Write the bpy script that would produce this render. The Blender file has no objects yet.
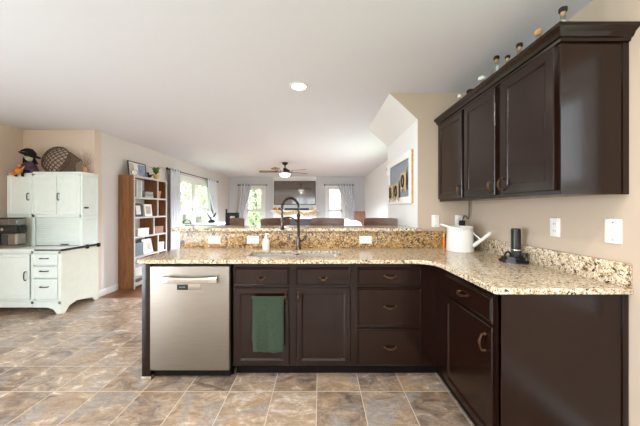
import bpy, bmesh, math, random
from mathutils import Vector, Matrix
random.seed(7)
R = math.radians
PI = math.pi
C = bpy.context.scene.collection
SC = bpy.context.scene

# ------------------------------------------------------------------ camera
F, VX, VY, H = 272.0, 320.0, 209.0, 1.295       # focal length in px, vanishing point, eye height
cd = bpy.data.cameras.new('camera'); cam = bpy.data.objects.new('camera', cd); C.objects.link(cam)
cam.location = (0, 0, H); cam.rotation_euler = (PI/2, 0, 0)
cd.sensor_width = 36; cd.lens = 36*F/640
cd.shift_x = (320-VX)/640; cd.shift_y = (VY-213)/640
cd.clip_start = 0.05; cd.clip_end = 200
SC.camera = cam

# ------------------------------------------------------------------ world, sun, area lights, exposure
w = bpy.data.worlds.new('sky'); SC.world = w; w.use_nodes = True
bg = w.node_tree.nodes['Background']
bg.inputs[0].default_value = (0.88, 0.93, 1.0, 1); bg.inputs[1].default_value = 6.0
sd = bpy.data.lights.new('sun', 'SUN'); sd.energy = 5.0; sd.angle = R(3); sd.color = (1, .95, .86)
so = bpy.data.objects.new('sun', sd); C.objects.link(so); so.rotation_euler = (R(38), 0, R(12))
def area(name, loc, rot, sx, sy, power, col):
    l = bpy.data.lights.new(name, 'AREA'); l.shape = 'RECTANGLE'; l.size = sx; l.size_y = sy
    l.energy = power; l.color = col
    o = bpy.data.objects.new(name, l); C.objects.link(o); o.location = loc; o.rotation_euler = rot
    return o
# daylight lamps: patio door at left, plus added fill behind and in living room
area('patio_daylight', (-4.22, -.7, 1.1), (0, -PI/2, 0), 2.0, 2.6, 175, (.80, .88, 1.0))
area('rear_fill', (-.6, -2.92, 1.45), (PI/2, 0, 0), 3.2, 1.5, 16, (.88, .94, 1.0))  # soft fill from behind the camera, in an added rear window
area('living_side_fill', (1.50, 5.15, 1.1), (0, PI/2-.1, 0), 1.2, 1.7, 28, (.88, .94, 1.0))  # added fill brightening the living room from a made-up side window
SC.view_settings.view_transform = 'Standard'
SC.view_settings.look = 'None'
SC.view_settings.gamma = 1
SC.view_settings.use_curve_mapping = False
SC.view_settings.exposure = 0.22
try:
    SC.cycles.use_denoising = True
    SC.cycles.max_bounces = 10; SC.cycles.diffuse_bounces = 6; SC.cycles.transparent_max_bounces = 16
    SC.cycles.sample_clamp_indirect = 6
except Exception: pass

# ------------------------------------------------------------------ materials
M = {}
def newmat(name):
    m = bpy.data.materials.new(name); m.use_nodes = True
    nt = m.node_tree; b = nt.nodes['Principled BSDF']
    M[name] = m
    return m, nt, b
def nd(nt, typ, ins=None, **props):
    n = nt.nodes.new(typ)
    for k, v in props.items(): setattr(n, k, v)
    for k, v in (ins or {}).items():
        if isinstance(v, bpy.types.NodeSocket): nt.links.new(v, n.inputs[k])
        else: n.inputs[k].default_value = v
    return n
def ramp(nt, fac, stops, interp='LINEAR'):
    n = nt.nodes.new('ShaderNodeValToRGB'); e = n.color_ramp.elements
    n.color_ramp.interpolation = interp
    while len(e) < len(stops): e.new(0.5)
    for i, (p, c) in enumerate(stops):
        e[i].position = p; e[i].color = (*c, 1)
    nt.links.new(fac, n.inputs[0]); return n.outputs[0]
def mixc(nt, f, a, b, mode='MIX'):
    n = nt.nodes.new('ShaderNodeMix'); n.data_type = 'RGBA'; n.blend_type = mode
    for idx, v in ((0, f), (6, a), (7, b)):
        if isinstance(v, bpy.types.NodeSocket): nt.links.new(v, n.inputs[idx])
        else: n.inputs[idx].default_value = v if idx == 0 else (*v, 1)
    return n.outputs[2]
def pos(nt):
    return nt.nodes.new('ShaderNodeNewGeometry').outputs['Position']
def objc(nt):
    return nt.nodes.new('ShaderNodeTexCoord').outputs['Object']
def scaled(nt, v, s):
    return nd(nt, 'ShaderNodeVectorMath', {0: v, 1: s}, operation='MULTIPLY').outputs[0]
def bump(nt, b, h, strength=.2, dist=.01):
    n = nd(nt, 'ShaderNodeBump', {'Height': h, 'Strength': strength, 'Distance': dist})
    nt.links.new(n.outputs[0], b.inputs['Normal'])
def srgb(r, g, bb):
    f = lambda c: (c/255/12.92 if c/255 <= .04045 else ((c/255+.055)/1.055)**2.4)
    return (f(r), f(g), f(bb))
def plain(name, rgb, rough=.5, metal=0, coat=0, var=.06, sc=14, bumps=0, spec=.5):
    """a single colour with a faint procedural variation"""
    m, nt, b = newmat(name)
    c = srgb(*rgb)
    n = nd(nt, 'ShaderNodeTexNoise', {'Vector': objc(nt), 'Scale': sc, 'Detail': 4})
    lo = tuple(x*(1-var) for x in c); hi = tuple(min(1, x*(1+var)) for x in c)
    nt.links.new(ramp(nt, n.outputs[0], [(.3, lo), (.7, hi)]), b.inputs['Base Color'])
    b.inputs['Roughness'].default_value = rough; b.inputs['Metallic'].default_value = metal
    b.inputs['Coat Weight'].default_value = coat; b.inputs['Specular IOR Level'].default_value = spec
    if bumps: bump(nt, b, n.outputs[0], bumps)
    return m
def wood(name, dark, light, rough=.4, sc=(6, 6, .8), coat=0, spec=.5):
    m, nt, b = newmat(name)
    v = scaled(nt, objc(nt), sc)
    n = nd(nt, 'ShaderNodeTexNoise', {'Vector': v, 'Scale': 5, 'Detail': 8, 'Roughness': .6, 'Distortion': .6})
    nt.links.new(ramp(nt, n.outputs[0], [(.3, srgb(*dark)), (.7, srgb(*light))]), b.inputs['Base Color'])
    b.inputs['Roughness'].default_value = rough; b.inputs['Coat Weight'].default_value = coat
    b.inputs['Coat Roughness'].default_value = .25; b.inputs['Specular IOR Level'].default_value = spec
    bump(nt, b, n.outputs[0], .06)
    return m
def glass(name, tint=(.95, .97, .97), gloss=.1):
    m, nt, b = newmat(name)
    t = nd(nt, 'ShaderNodeBsdfTransparent', {'Color': (*tint, 1)})
    g = nd(nt, 'ShaderNodeBsdfGlossy', {'Roughness': .03})
    mx = nd(nt, 'ShaderNodeMixShader', {0: gloss, 1: t.outputs[0], 2: g.outputs[0]})
    nt.links.new(mx.outputs[0], nt.nodes['Material Output'].inputs[0]); return m
def lamp(name, rgb, st):
    m, nt, b = newmat(name)
    b.inputs['Base Color'].default_value = (*rgb, 1); b.inputs['Emission Color'].default_value = (*rgb, 1)
    b.inputs['Emission Strength'].default_value = st; return m
def wallpaint(name, rgb, rough=.85):
    m, nt, b = newmat(name); c = srgb(*rgb)
    n = nd(nt, 'ShaderNodeTexNoise', {'Vector': pos(nt), 'Scale': 120, 'Detail': 3})
    b.inputs['Base Color'].default_value = (*c, 1); b.inputs['Roughness'].default_value = rough
    b.inputs['Specular IOR Level'].default_value = .25
    bump(nt, b, n.outputs[0], .04, .003); return m

wallpaint('tan_paint', (193, 176, 158))
wallpaint('pale_paint', (216, 211, 207))
wallpaint('beige_paint', (218, 200, 184))
wallpaint('grey_paint', (206, 209, 212))
wallpaint('white_paint', (232, 233, 233))
wallpaint('ceiling_paint', (226, 229, 237))
plain('trim_white', (238, 238, 236), .45, var=.01)
wood('espresso', (26, 10, 5), (31, 14, 8), .22, (4, 4, .6), coat=0, spec=.38)
plain('recess_black', (18, 11, 8), .6, spec=.15)
plain('bronze', (92, 68, 50), .28, metal=.9, var=.25, sc=60)
plain('faucet_bronze', (88, 76, 68), .24, metal=.9, var=.2, sc=40)
plain('chrome', (215, 215, 212), .18, metal=1, var=.02)
plain('black_plastic', (18, 18, 19), .35)
plain('matt_black', (14, 14, 15), .6)
plain('white_plastic', (240, 239, 234), .4, var=.01)
plain('outlet_slot', (60, 58, 55), .6)
plain('white_enamel', (240, 240, 236), .22, var=.01)
# brushed steel
m, nt, b = newmat('brushed_steel')
v = scaled(nt, objc(nt), (2, 2, 160))
n = nd(nt, 'ShaderNodeTexNoise', {'Vector': v, 'Scale': 3, 'Detail': 4})
nt.links.new(ramp(nt, n.outputs[0], [(.3, srgb(140, 131, 120)), (.7, srgb(150, 141, 130))]), b.inputs['Base Color'])
b.inputs['Metallic'].default_value = .9; b.inputs['Roughness'].default_value = .44
bump(nt, b, n.outputs[0], .03, .002)
plain('sink_steel', (205, 205, 203), .28, metal=.75, var=.03)
# granite
def granite(name, stops, fleck, fleck_t, s1, s2, rough=.13):
    m, nt, b = newmat(name)
    p = pos(nt)
    n1 = nd(nt, 'ShaderNodeTexNoise', {'Vector': p, 'Scale': s1, 'Detail': 8, 'Roughness': .74, 'Distortion': .5})
    base = ramp(nt, n1.outputs[0], stops)
    n2 = nd(nt, 'ShaderNodeTexNoise', {'Vector': p, 'Scale': s2, 'Detail': 7, 'Roughness': .66, 'Distortion': 1.0})
    f = ramp(nt, n2.outputs[0], [(fleck_t, (0, 0, 0)), (fleck_t+.05, (1, 1, 1))])
    c = mixc(nt, f, base, fleck)
    v1 = nd(nt, 'ShaderNodeTexVoronoi', {'Vector': p, 'Scale': 150})
    sp = ramp(nt, v1.outputs['Color'], [(.80, (0, 0, 0)), (.84, (1, 1, 1))], 'LINEAR')
    c = mixc(nt, sp, c, srgb(238, 228, 208))
    v2 = nd(nt, 'ShaderNodeTexVoronoi', {'Vector': p, 'Scale': 210})
    c = mixc(nt, ramp(nt, v2.outputs['Color'], [(.16, (1, 1, 1)), (.19, (0, 0, 0))]), c, srgb(58, 46, 40))
    nt.links.new(c, b.inputs['Base Color'])
    b.inputs['Roughness'].default_value = rough; b.inputs['Specular IOR Level'].default_value = .55
    return m
granite('granite', [(.36, srgb(112, 84, 58)), (.44, srgb(180, 154, 118)), (.52, srgb(210, 194, 168)), (.62, srgb(228, 220, 204))], srgb(46, 38, 34), .555, 58, 36)
granite('granite_warm_lit', [(.36, srgb(84, 54, 28)), (.45, srgb(146, 108, 62)), (.53, srgb(188, 148, 86)), (.64, srgb(208, 180, 130))], srgb(58, 36, 22), .535, 34, 27, .3)  # same stone as granite, with warm light put into its colours
# tile floor
m, nt, b = newmat('slate_tile')
T = .31
p = pos(nt)
sep = nd(nt, 'ShaderNodeSeparateXYZ', {0: p})
def mth(op, a, c=None, **k):
    ins = {0: a}
    if c is not None: ins[1] = c
    return nd(nt, 'ShaderNodeMath', ins, operation=op, **k).outputs[0]
ux = mth('DIVIDE', mth('ADD', sep.outputs[0], .023+31*T), T)
uy = mth('DIVIDE', mth('ADD', sep.outputs[1], -1.93+31*T), T)
cx, cy = mth('FLOOR', ux), mth('FLOOR', uy)
fx, fy = mth('FRACT', ux), mth('FRACT', uy)
cell = nd(nt, 'ShaderNodeCombineXYZ', {0: cx, 1: cy})
wn = nd(nt, 'ShaderNodeTexWhiteNoise', {'Vector': cell.outputs[0]}, noise_dimensions='3D')
off = nd(nt, 'ShaderNodeVectorMath', {0: wn.outputs['Color'], 1: (9, 9, 9)}, operation='MULTIPLY').outputs[0]
vv = nd(nt, 'ShaderNodeVectorMath', {0: p, 1: off}, operation='ADD').outputs[0]
nn = nd(nt, 'ShaderNodeTexNoise', {'Vector': scaled(nt, vv, (1, 1.7, 1)), 'Scale': 6, 'Detail': 10, 'Roughness': .70, 'Distortion': .9})
tone = mth('ADD', nn.outputs[0], mth('MULTIPLY', mth('SUBTRACT', wn.outputs[0], .5), .16))
col = ramp(nt, tone, [(.32, srgb(104, 92, 84)), (.43, srgb(152, 135, 120)), (.5, srgb(174, 155, 138)), (.57, srgb(192, 169, 143)), (.68, srgb(214, 202, 190))])
n3 = nd(nt, 'ShaderNodeTexNoise', {'Vector': vv, 'Scale': 3.2, 'Detail': 5, 'Distortion': .8})
gm = ramp(nt, n3.outputs[0], [(.55, (0, 0, 0)), (.64, (1, 1, 1))])
gmx = mth('MULTIPLY', gm, .75)
col = mixc(nt, gmx, col, srgb(164, 160, 158))
n5 = nd(nt, 'ShaderNodeTexNoise', {'Vector': vv, 'Scale': 4.5, 'Detail': 7, 'Roughness': .7, 'Distortion': .6, 'W': 3.0}, noise_dimensions='4D')
col = mixc(nt, mth('MULTIPLY', ramp(nt, n5.outputs[0], [(.50, (0, 0, 0)), (.62, (1, 1, 1))]), .40), col, srgb(188, 148, 104))
n4 = nd(nt, 'ShaderNodeTexNoise', {'Vector': scaled(nt, vv, (1.0, 2.2, 1)), 'Scale': 8, 'Detail': 10, 'Roughness': .78, 'Distortion': 1.2})
vein = ramp(nt, n4.outputs[0], [(.44, (0, 0, 0)), (.50, (.7, .7, .7)), (.56, (0, 0, 0))])
col = mixc(nt, mth('MULTIPLY', vein, .7), col, srgb(120, 96, 76))
ex = mth('MINIMUM', fx, mth('SUBTRACT', 1.0, fx)); ey = mth('MINIMUM', fy, mth('SUBTRACT', 1.0, fy))
ed = mth('MINIMUM', ex, ey)
gr = mth('LESS_THAN', ed, .0085)
col = mixc(nt, gr, col, srgb(214, 198, 178))
nt.links.new(col, b.inputs['Base Color'])
rr = mth('ADD', mth('MULTIPLY', nn.outputs[0], .25), .12)
nt.links.new(rr, b.inputs['Roughness'])
hh = mth('SUBTRACT', mth('MULTIPLY', nn.outputs[0], .5), gr)
bump(nt, b, hh, .12, .006)
# wood floor: planks along Y
m, nt, b = newmat('wood_floor')
p = pos(nt); sep = nd(nt, 'ShaderNodeSeparateXYZ', {0: p})
px_ = mth('FLOOR', mth('DIVIDE', sep.outputs[0], .09))
wn = nd(nt, 'ShaderNodeTexWhiteNoise', {'W': px_}, noise_dimensions='1D')
nn = nd(nt, 'ShaderNodeTexNoise', {'Vector': scaled(nt, p, (14, 1.2, 1)), 'Scale': 3, 'Detail': 6})
t_ = mth('ADD', mth('MULTIPLY', nn.outputs[0], .6), mth('MULTIPLY', wn.outputs[0], .4))
nt.links.new(ramp(nt, t_, [(.2, srgb(100, 62, 42)), (.8, srgb(148, 100, 70))]), b.inputs['Base Color'])
b.inputs['Roughness'].default_value = .45

wood('walnut', (108, 68, 34), (160, 106, 58), .4, (5, 5, .5))
wood('stool_wood', (66, 42, 26), (112, 76, 50), .35, (.6, 5, 5), coat=.3)
wood('fan_wood', (96, 66, 44), (150, 112, 80), .45, (1, 1, 1))
wood('oak_frame', (176, 124, 74), (208, 160, 106), .5, (1, 5, 5))
plain('grey_edge', (206, 204, 200), .5)
plain('hutch_white', (226, 236, 230), .4, var=.02)
plain('hutch_cream', (220, 222, 208), .45, var=.03)
plain('hutch_top', (232, 236, 234), .2)
plain('wicker', (92, 72, 56), .75, var=.35, sc=50)
plain('green_cloth', (44, 58, 42), .95, var=.18, sc=60, bumps=.5)
plain('witch_black', (26, 22, 26), .9, var=.2, sc=60)
plain('witch_green', (188, 200, 158), .8)
plain('witch_purple', (96, 70, 92), .9, var=.4, sc=60)
plain('pumpkin_orange', (222, 128, 34), .6, var=.12)
plain('straw_yellow', (222, 190, 110), .8)
plain('dry_twig', (150, 122, 96), .8)
plain('leaf_green', (92, 128, 58), .6, var=.25, sc=30)
plain('tree_green', (178, 192, 146), .7, var=.35, sc=3)
plain('bark', (96, 80, 64), .9, var=.2)
plain('lawn', (120, 150, 80), .9, var=.2, sc=2)
plain('fence_white', (220, 222, 222), .5)
plain('curtain_grey', (212, 216, 222), .9, var=.05)
plain('rod_dark', (52, 46, 44), .4, metal=.6)
plain('terracotta', (206, 140, 112), .7)
plain('book_orange', (196, 84, 36), .6); plain('book_white', (232, 230, 224), .6); plain('book_teal', (176, 204, 212), .6); plain('book_brown', (132, 92, 70), .6)
plain('grey_card', (176, 176, 178), .7); plain('bin_grey', (122, 132, 140), .9, bumps=.3, sc=80)
plain('rose_box', (158, 112, 100), .6); plain('dark_frame', (56, 52, 52), .5)
plain('photo_blue', (150, 168, 196), .4, var=.4, sc=12); plain('photo_warm', (196, 184, 160), .4, var=.35, sc=18)
plain('paper', (236, 234, 228), .7)
plain('banner_tan', (196, 172, 132), .85, var=.12); plain('letter_dark', (48, 40, 36), .8)
plain('slate_blue', (140, 148, 160), .7, var=.06)
plain('tv_warm_reflection', (70, 50, 38), .10, spec=1, coat=.8)  # brown base colour puts the warm room's reflection into the screen
plain('dark_grey', (58, 58, 62), .6); plain('table_blue', (80, 104, 134), .5); plain('leather_brown', (112, 74, 56), .45, var=.15)
plain('pot_grey', (150, 148, 144), .7); plain('cork', (196, 154, 98), .8, var=.2, sc=80)
plain('amber', (186, 120, 40), .2); plain('gold_leaf', (214, 184, 112), .6, var=.3, sc=60)
plain('white_cloth', (236, 236, 238), .9)
plain('taupe_steel', (170, 160, 146), .35, metal=.7)
glass('pane_glass'); glass('clear_glass', (.80, .85, .84), .34); glass('smoked_glass', (.55, .55, .54), .2)
lamp('lamp_lit', (1, .96, .90), 14); lamp('fan_lamp_lit', (1, .95, .88), 7)
lamp('display_text', (.3, .3, .3), .05)

# ------------------------------------------------------------------ mesh builder
class MB:
    def __init__(s): s.bm = bmesh.new(); s.mx = None
    def _fin(s, vs):
        if s.mx is not None: bmesh.ops.transform(s.bm, matrix=s.mx, verts=list(vs))
    def box(s, x0, x1, y0, y1, z0, z1, bev=0, seg=2):
        r = bmesh.ops.create_cube(s.bm, size=1); vs = r['verts']
        for v in vs:
            v.co = Vector((x0 if v.co.x < 0 else x1, y0 if v.co.y < 0 else y1, z0 if v.co.z < 0 else z1))
        if bev > 0:
            es = {e for v in vs for e in v.link_edges}
            bev = min(bev, .45*min(abs(x1-x0), abs(y1-y0), abs(z1-z0)))
            q = bmesh.ops.bevel(s.bm, geom=list(es), offset=bev, segments=seg, affect='EDGES', profile=.5)
            vs = {v for v in q['verts']} | {v for f in q['faces'] for v in f.verts} | {v for v in vs if v.is_valid}
        s._fin([v for v in vs if v.is_valid]); return s
    def tube(s, pts, r, n=8, closed=False):
        pts = [Vector(p) for p in pts]; rs = r if isinstance(r, (list, tuple)) else [r]*len(pts)
        rings = []; prev = None; L = len(pts)
        for i, p in enumerate(pts):
            a = pts[(i-1) % L] if (closed or i > 0) else p
            c = pts[(i+1) % L] if (closed or i < L-1) else p
            t = (c-a).normalized()
            if prev is None:
                u = t.orthogonal().normalized()
            else:
                u = prev - t*prev.dot(t)
                u = u.normalized() if u.length > 1e-6 else t.orthogonal().normalized()
            prev = u; wv = t.cross(u)
            rings.append([s.bm.verts.new(p + (u*math.cos(2*PI*k/n) + wv*math.sin(2*PI*k/n))*rs[i]) for k in range(n)])
        for i in range(L if closed else L-1):
            A, B = rings[i], rings[(i+1) % L]
            for k in range(n): s.bm.faces.new((A[k], A[(k+1) % n], B[(k+1) % n], B[k]))
        if not closed:
            s.bm.faces.new(list(reversed(rings[0]))); s.bm.faces.new(rings[-1])
        s._fin([v for q in rings for v in q]); return s
    def lathe(s, prof, c=(0, 0, 0), n=24, sx=1, sy=1):
        rings = []; vs = []
        for (r, z) in prof:
            if r < 1e-5:
                v = s.bm.verts.new((c[0], c[1], c[2]+z)); rings.append([v]); vs.append(v)
            else:
                q = [s.bm.verts.new((c[0]+sx*r*math.cos(2*PI*k/n), c[1]+sy*r*math.sin(2*PI*k/n), c[2]+z)) for k in range(n)]
                rings.append(q); vs += q
        for A, B in zip(rings, rings[1:]):
            for k in range(n):
                a, b2 = (A[0], A[0]) if len(A) == 1 else (A[k], A[(k+1) % n])
                c2, d = (B[0], B[0]) if len(B) == 1 else (B[(k+1) % n], B[k])
                f = []
                for v in (a, b2, c2, d):
                    if v not in f: f.append(v)
                if len(f) > 2: s.bm.faces.new(f)
        if len(rings[0]) > 1: s.bm.faces.new(list(reversed(rings[0])))
        if len(rings[-1]) > 1: s.bm.faces.new(rings[-1])
        s._fin(vs); return s
    def ball(s, c, r, sx=1, sy=1, sz=1, n=16):
        k = max(6, n//2)
        return s.lathe([(r*math.sin(PI*i/k), -r*sz*math.cos(PI*i/k)) for i in range(k+1)], c, n, sx, sy)
    def prism(s, poly, axis, a, b2):
        def P(u, v, t): return (t, u, v) if axis == 'x' else ((u, t, v) if axis == 'y' else (u, v, t))
        A = [s.bm.verts.new(P(u, v, a)) for u, v in poly]; B = [s.bm.verts.new(P(u, v, b2)) for u, v in poly]
        n = len(poly)
        s.bm.faces.new(A); s.bm.faces.new(list(reversed(B)))
        for k in range(n): s.bm.faces.new((A[k], B[k], B[(k+1) % n], A[(k+1) % n]))
        s._fin(A+B); return s
    def panel_door(s, w, h, t=.02, stile=.052, rec=.008, lip=.012, bev=.004):
        """frame-and-panel front, face at y=0 towards -Y, x 0..w, z 0..h"""
        before = set(s.bm.verts)
        s_mx = s.mx; s.mx = None
        def ring(x, y): return [s.bm.verts.new(q) for q in ((x, y, x), (w-x, y, x), (w-x, y, h-x), (x, y, h-x))]
        rs = [ring(0, t), ring(0, bev), ring(bev, 0), ring(stile-lip, 0), ring(stile-lip*.45, .003), ring(stile, rec), ring(stile+lip*.6, rec)]
        s.bm.faces.new(rs[0])
        for A, B in zip(rs, rs[1:]):
            for k in range(4): s.bm.faces.new((A[k], A[(k+1) % 4], B[(k+1) % 4], B[k]))
        s.bm.faces.new(list(reversed(rs[-1])))
        s.mx = s_mx
        s._fin([v for v in s.bm.verts if v not in before]); return s
    def build(s, name, mat, parent=None, smooth=40, local=False):
        bmesh.ops.recalc_face_normals(s.bm, faces=s.bm.faces)
        if parent is not None and not local:
            o_ = Vector((0, 0, 0)); q = parent
            while q is not None: o_ = o_ + q.location; q = q.parent
            bmesh.ops.translate(s.bm, verts=s.bm.verts, vec=-o_)
        me = bpy.data.meshes.new(name); s.bm.to_mesh(me); s.bm.free()
        for f in me.polygons: f.use_smooth = True
        me.set_sharp_from_angle(angle=R(smooth))
        me.materials.append(M[mat] if isinstance(mat, str) else mat)
        o = bpy.data.objects.new(name, me); C.objects.link(o)
        if parent is not None: o.parent = parent
        return o
def thing(name, label, cat, loc=(0, 0, 0), rz=0, group=None, rot=None):
    o = bpy.data.objects.new(name, None); C.objects.link(o); o.empty_display_size = .05
    o.location = loc; o.rotation_euler = rot if rot else (0, 0, rz)
    o['label'] = label; o['category'] = cat
    if group: o['group'] = group
    return o
def tag(o, label, cat, group=None):
    o['label'] = label; o['category'] = cat
    if group: o['group'] = group
    return o
def struct(name, mb, mat, parent=None):
    o = mb.build(name, mat, parent)
    if parent is None: o['kind'] = 'structure'
    return o
def plabel(o, t): o['label'] = t; return o
def bx(*a, **k): return MB().box(*a, **k)
def curve_pts(P, n=8):
    """Catmull-Rom through points"""
    P = [Vector(p) for p in P]; out = []
    for i in range(len(P)-1):
        p0 = P[max(0, i-1)]; p1 = P[i]; p2 = P[i+1]; p3 = P[min(len(P)-1, i+2)]
        for k in range(n):
            t = k/n
            out.append(.5*((2*p1)+(p2-p0)*t+(2*p0-5*p1+4*p2-p3)*t*t+(3*p1-p0-3*p2+p3)*t**3))
    out.append(P[-1]); return out
def wx(px, D): return (px-VX)*D/F
def wz(py, D): return H-(py-VY)*D/F
def dup(root, loc, rz=None, label=None):
    r = root.copy(); C.objects.link(r); r.location = loc
    if rz is not None: r.rotation_euler = (0, 0, rz)
    if label: r['label'] = label
    for ch in list(root.children):
        c = ch.copy(); C.objects.link(c); c.parent = r
        for g in list(ch.children):
            d = g.copy(); C.objects.link(d); d.parent = c
    return r

# ------------------------------------------------------------------ room shell
CEIL = 2.438; XR = 1.50; YS = 2.68; XL = -4.28; YB = 3.92; XLL = -3.245; YF = 9.7; XLR = 1.58; YBACK = -3.0
struct('floor', bx(XL-.1, XR+.1, YBACK-.1, 3.95, -.08, 0), 'slate_tile')
struct('floor_wood', bx(XLL-.1, XLR+.1, 3.95, YF+.1, -.08, 0), 'wood_floor')
struct('ceiling', bx(XL-.15, XLR+.15, YBACK-.15, YF+.15, CEIL, CEIL+.12), 'ceiling_paint')
struct('wall_right', MB().box(XR, XR+.1, 1.12, YS, 0, CEIL).box(XR, XR+.1, YBACK, -.4, 0, CEIL).box(XR, XR+.1, -.4, 1.12, 0, .8).box(XR, XR+.1, -.4, 1.12, 2.05, CEIL), 'tan_paint')
# wall with the clipped opening corner, and the stair enclosure behind it
prof = [(.69, CEIL), (.966, 2.18), (.966, 0), (XR+.1, 0), (XR+.1, CEIL)]
struct('wall_stub', MB().prism(prof, 'y', YS, YS+.012), 'tan_paint')
struct('wall_stairs', MB().prism(prof, 'y', YS+.012, 3.88), 'white_paint')
# living room right wall with an unseen opening added to let in light
mb = MB().box(XLR, XLR+.12, 3.88, 4.25, 0, CEIL).box(XLR, XLR+.12, 6.05, YF, 0, CEIL).box(XLR, XLR+.12, 4.25, 6.05, 0, .35).box(XLR, XLR+.12, 4.25, 6.05, 2.1, CEIL)
struct('wall_living_right', mb, 'white_paint')
# back-left return wall and kitchen left wall with patio opening
struct('wall_left_return', bx(XL-.1, XLL, YB, YB+.12, 0, CEIL), 'beige_paint')
mb = MB().box(XL-.12, XL, .7, YB, 0, CEIL).box(XL-.12, XL, YBACK, -2.1, 0, CEIL).box(XL-.12, XL, -2.1, .7, 2.12, CEIL)
struct('wall_left', mb, 'beige_paint')
mb = MB().box(XL-.1, -2.25, YBACK-.12, YBACK, 0, CEIL).box(1.05, XR+.1, YBACK-.12, YBACK, 0, CEIL).box(-2.25, 1.05, YBACK-.12, YBACK, 0, .65).box(-2.25, 1.05, YBACK-.12, YBACK, 2.25, CEIL)
struct('wall_back', mb, 'beige_paint')
# living left wall with window
WY0, WY1, WZ0, WZ1 = 6.12, 8.05, .55, 2.02
mb = MB().box(XLL-.12, XLL, YB+.12, WY0, 0, CEIL).box(XLL-.12, XLL, WY1, YF, 0, CEIL).box(XLL-.12, XLL, WY0, WY1, 0, WZ0).box(XLL-.12, XLL, WY0, WY1, WZ1, CEIL)
struct('wall_living_left', mb, 'pale_paint')
# far wall with two windows
fw = [(-2.66, -2.02), (.26, .82)]; FZ0, FZ1 = .4, 2.08
mb = MB(); xs = [XLL-.12, fw[0][0], fw[0][1], fw[1][0], fw[1][1], XLR+.12]
for i in range(0, 6, 2): mb.box(xs[i], xs[i+1], YF, YF+.12, 0, CEIL)
for a, b_ in fw: mb.box(a, b_, YF, YF+.12, 0, FZ0).box(a, b_, YF, YF+.12, FZ1, CEIL)
struct('wall_far', mb, 'grey_paint')
# chimney breast (shallow) on the far wall
struct('wall_chimney_breast', bx(-1.66, -.12, YF-.10, YF, 0, CEIL), 'white_paint')
# half wall behind the sink
struct('wall_half', bx(-1.41, .966, YS, YS+.12, 0, 1.08), 'white_paint')
# baseboards
struct('baseboard_living_left', bx(XLL, XLL+.015, YB+.0, 4.36, 0, .10, bev=.004), 'trim_white')
struct('baseboard_far', bx(XLL, XLR, YF-.015, YF, 0, .10), 'trim_white')
struct('baseboard_right', bx(XR-.015, XR, YBACK, 1.30, 0, .10, bev=.004), 'trim_white')

def window_x(name, x, y0, y1, z0, z1, d, units, rows, cols, sx=1):
    """window in a wall of constant x; d = wall thickness direction (outwards)"""
    root = thing(name, 'w', 'window', (x, (y0+y1)/2, z0)); root['kind'] = 'structure'; del root['label']; del root['category']
    fr = MB(); pane = MB(); sash = MB(); xi, xo = sorted((x, x+d))
    t = .045
    fr.box(xi, xo, y0, y0+t, z0, z1).box(xi, xo, y1-t, y1, z0, z1).box(xi, xo, y0, y1, z0, z0+t).box(xi, xo, y0, y1, z1-t, z1)
    # casing on the room side
    s_ = -1 if d > 0 else 1
    ca, cb = sorted((x, x+s_*.015))
    k = .07
    fr.box(ca, cb, y0-k, y0, z0-k, z1+k).box(ca, cb, y1, y1+k, z0-k, z1+k).box(ca, cb, y0, y1, z1, z1+k).box(ca-.0, cb+s_*.02*(s_ > 0), y0, y1, z0-k, z0)
    xm = x+d*.55
    W = (y1-y0-2*t)/units
    for u in range(units):
        a = y0+t+u*W; b_ = a+W
        if u: fr.box(xm-.03, xm+.03, a-.06, a+.06, z0+t, z1-t); a += .06
        if u < units-1: b_ -= .06
        zm = (z0+z1)/2
        for (c0, c1) in ((z0+t, zm), (zm, z1-t)):
            sash.box(xm-.02, xm+.02, a, a+.04, c0, c1).box(xm-.02, xm+.02, b_-.04, b_, c0, c1).box(xm-.02, xm+.02, a, b_, c0, c0+.04).box(xm-.02, xm+.02, a, b_, c1-.04, c1)
            for i in range(1, cols):
                yy = a+(b_-a)*i/cols; sash.box(xm-.008, xm+.008, yy-.01, yy+.01, c0, c1)
            for i in range(1, rows):
                zz = c0+(c1-c0)*i/rows; sash.box(xm-.008, xm+.008, a, b_, zz-.01, zz+.01)
        pane.box(xm-.003, xm+.003, a+.03, b_-.03, z0+t+.03, z1-t-.03)
    if sx == 0:
        for q in (fr, pane, sash):
            bmesh.ops.transform(q.bm, matrix=Matrix(((0, 1, 0, 0), (1, 0, 0, 0), (0, 0, 1, 0), (0, 0, 0, 1))), verts=q.bm.verts)
        root.location = ((y0+y1)/2, x, z0)
    fr.build('window_frame', 'trim_white', root); sash.build('window_sash', 'trim_white', root); pane.build('window_pane', 'pane_glass', root)
window_x('window_1', XLL, WY0, WY1, WZ0, WZ1, -.12, 2, 1, 1)
for i, (a, b_) in enumerate(fw): window_x('window_%d' % (i+2), YF, a, b_, FZ0, FZ1, .12, 1, 3, 2, sx=0)
window_x('window_4', XLR, 4.25, 6.05, .35, 2.1, .12, 2, 1, 1)  # unseen side window, added to brighten the living room
window_x('window_7', XR, -.4, 1.12, .8, 2.05, .1, 2, 1, 1)
window_x('window_5', XL, -2.1, .7, 0.02, 2.12, -.12, 2, 1, 1)
window_x('window_6', YBACK, -2.25, 1.05, .65, 2.25, -.12, 3, 1, 1, sx=0)  # unseen rear window, added to bring daylight into the kitchen

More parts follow.
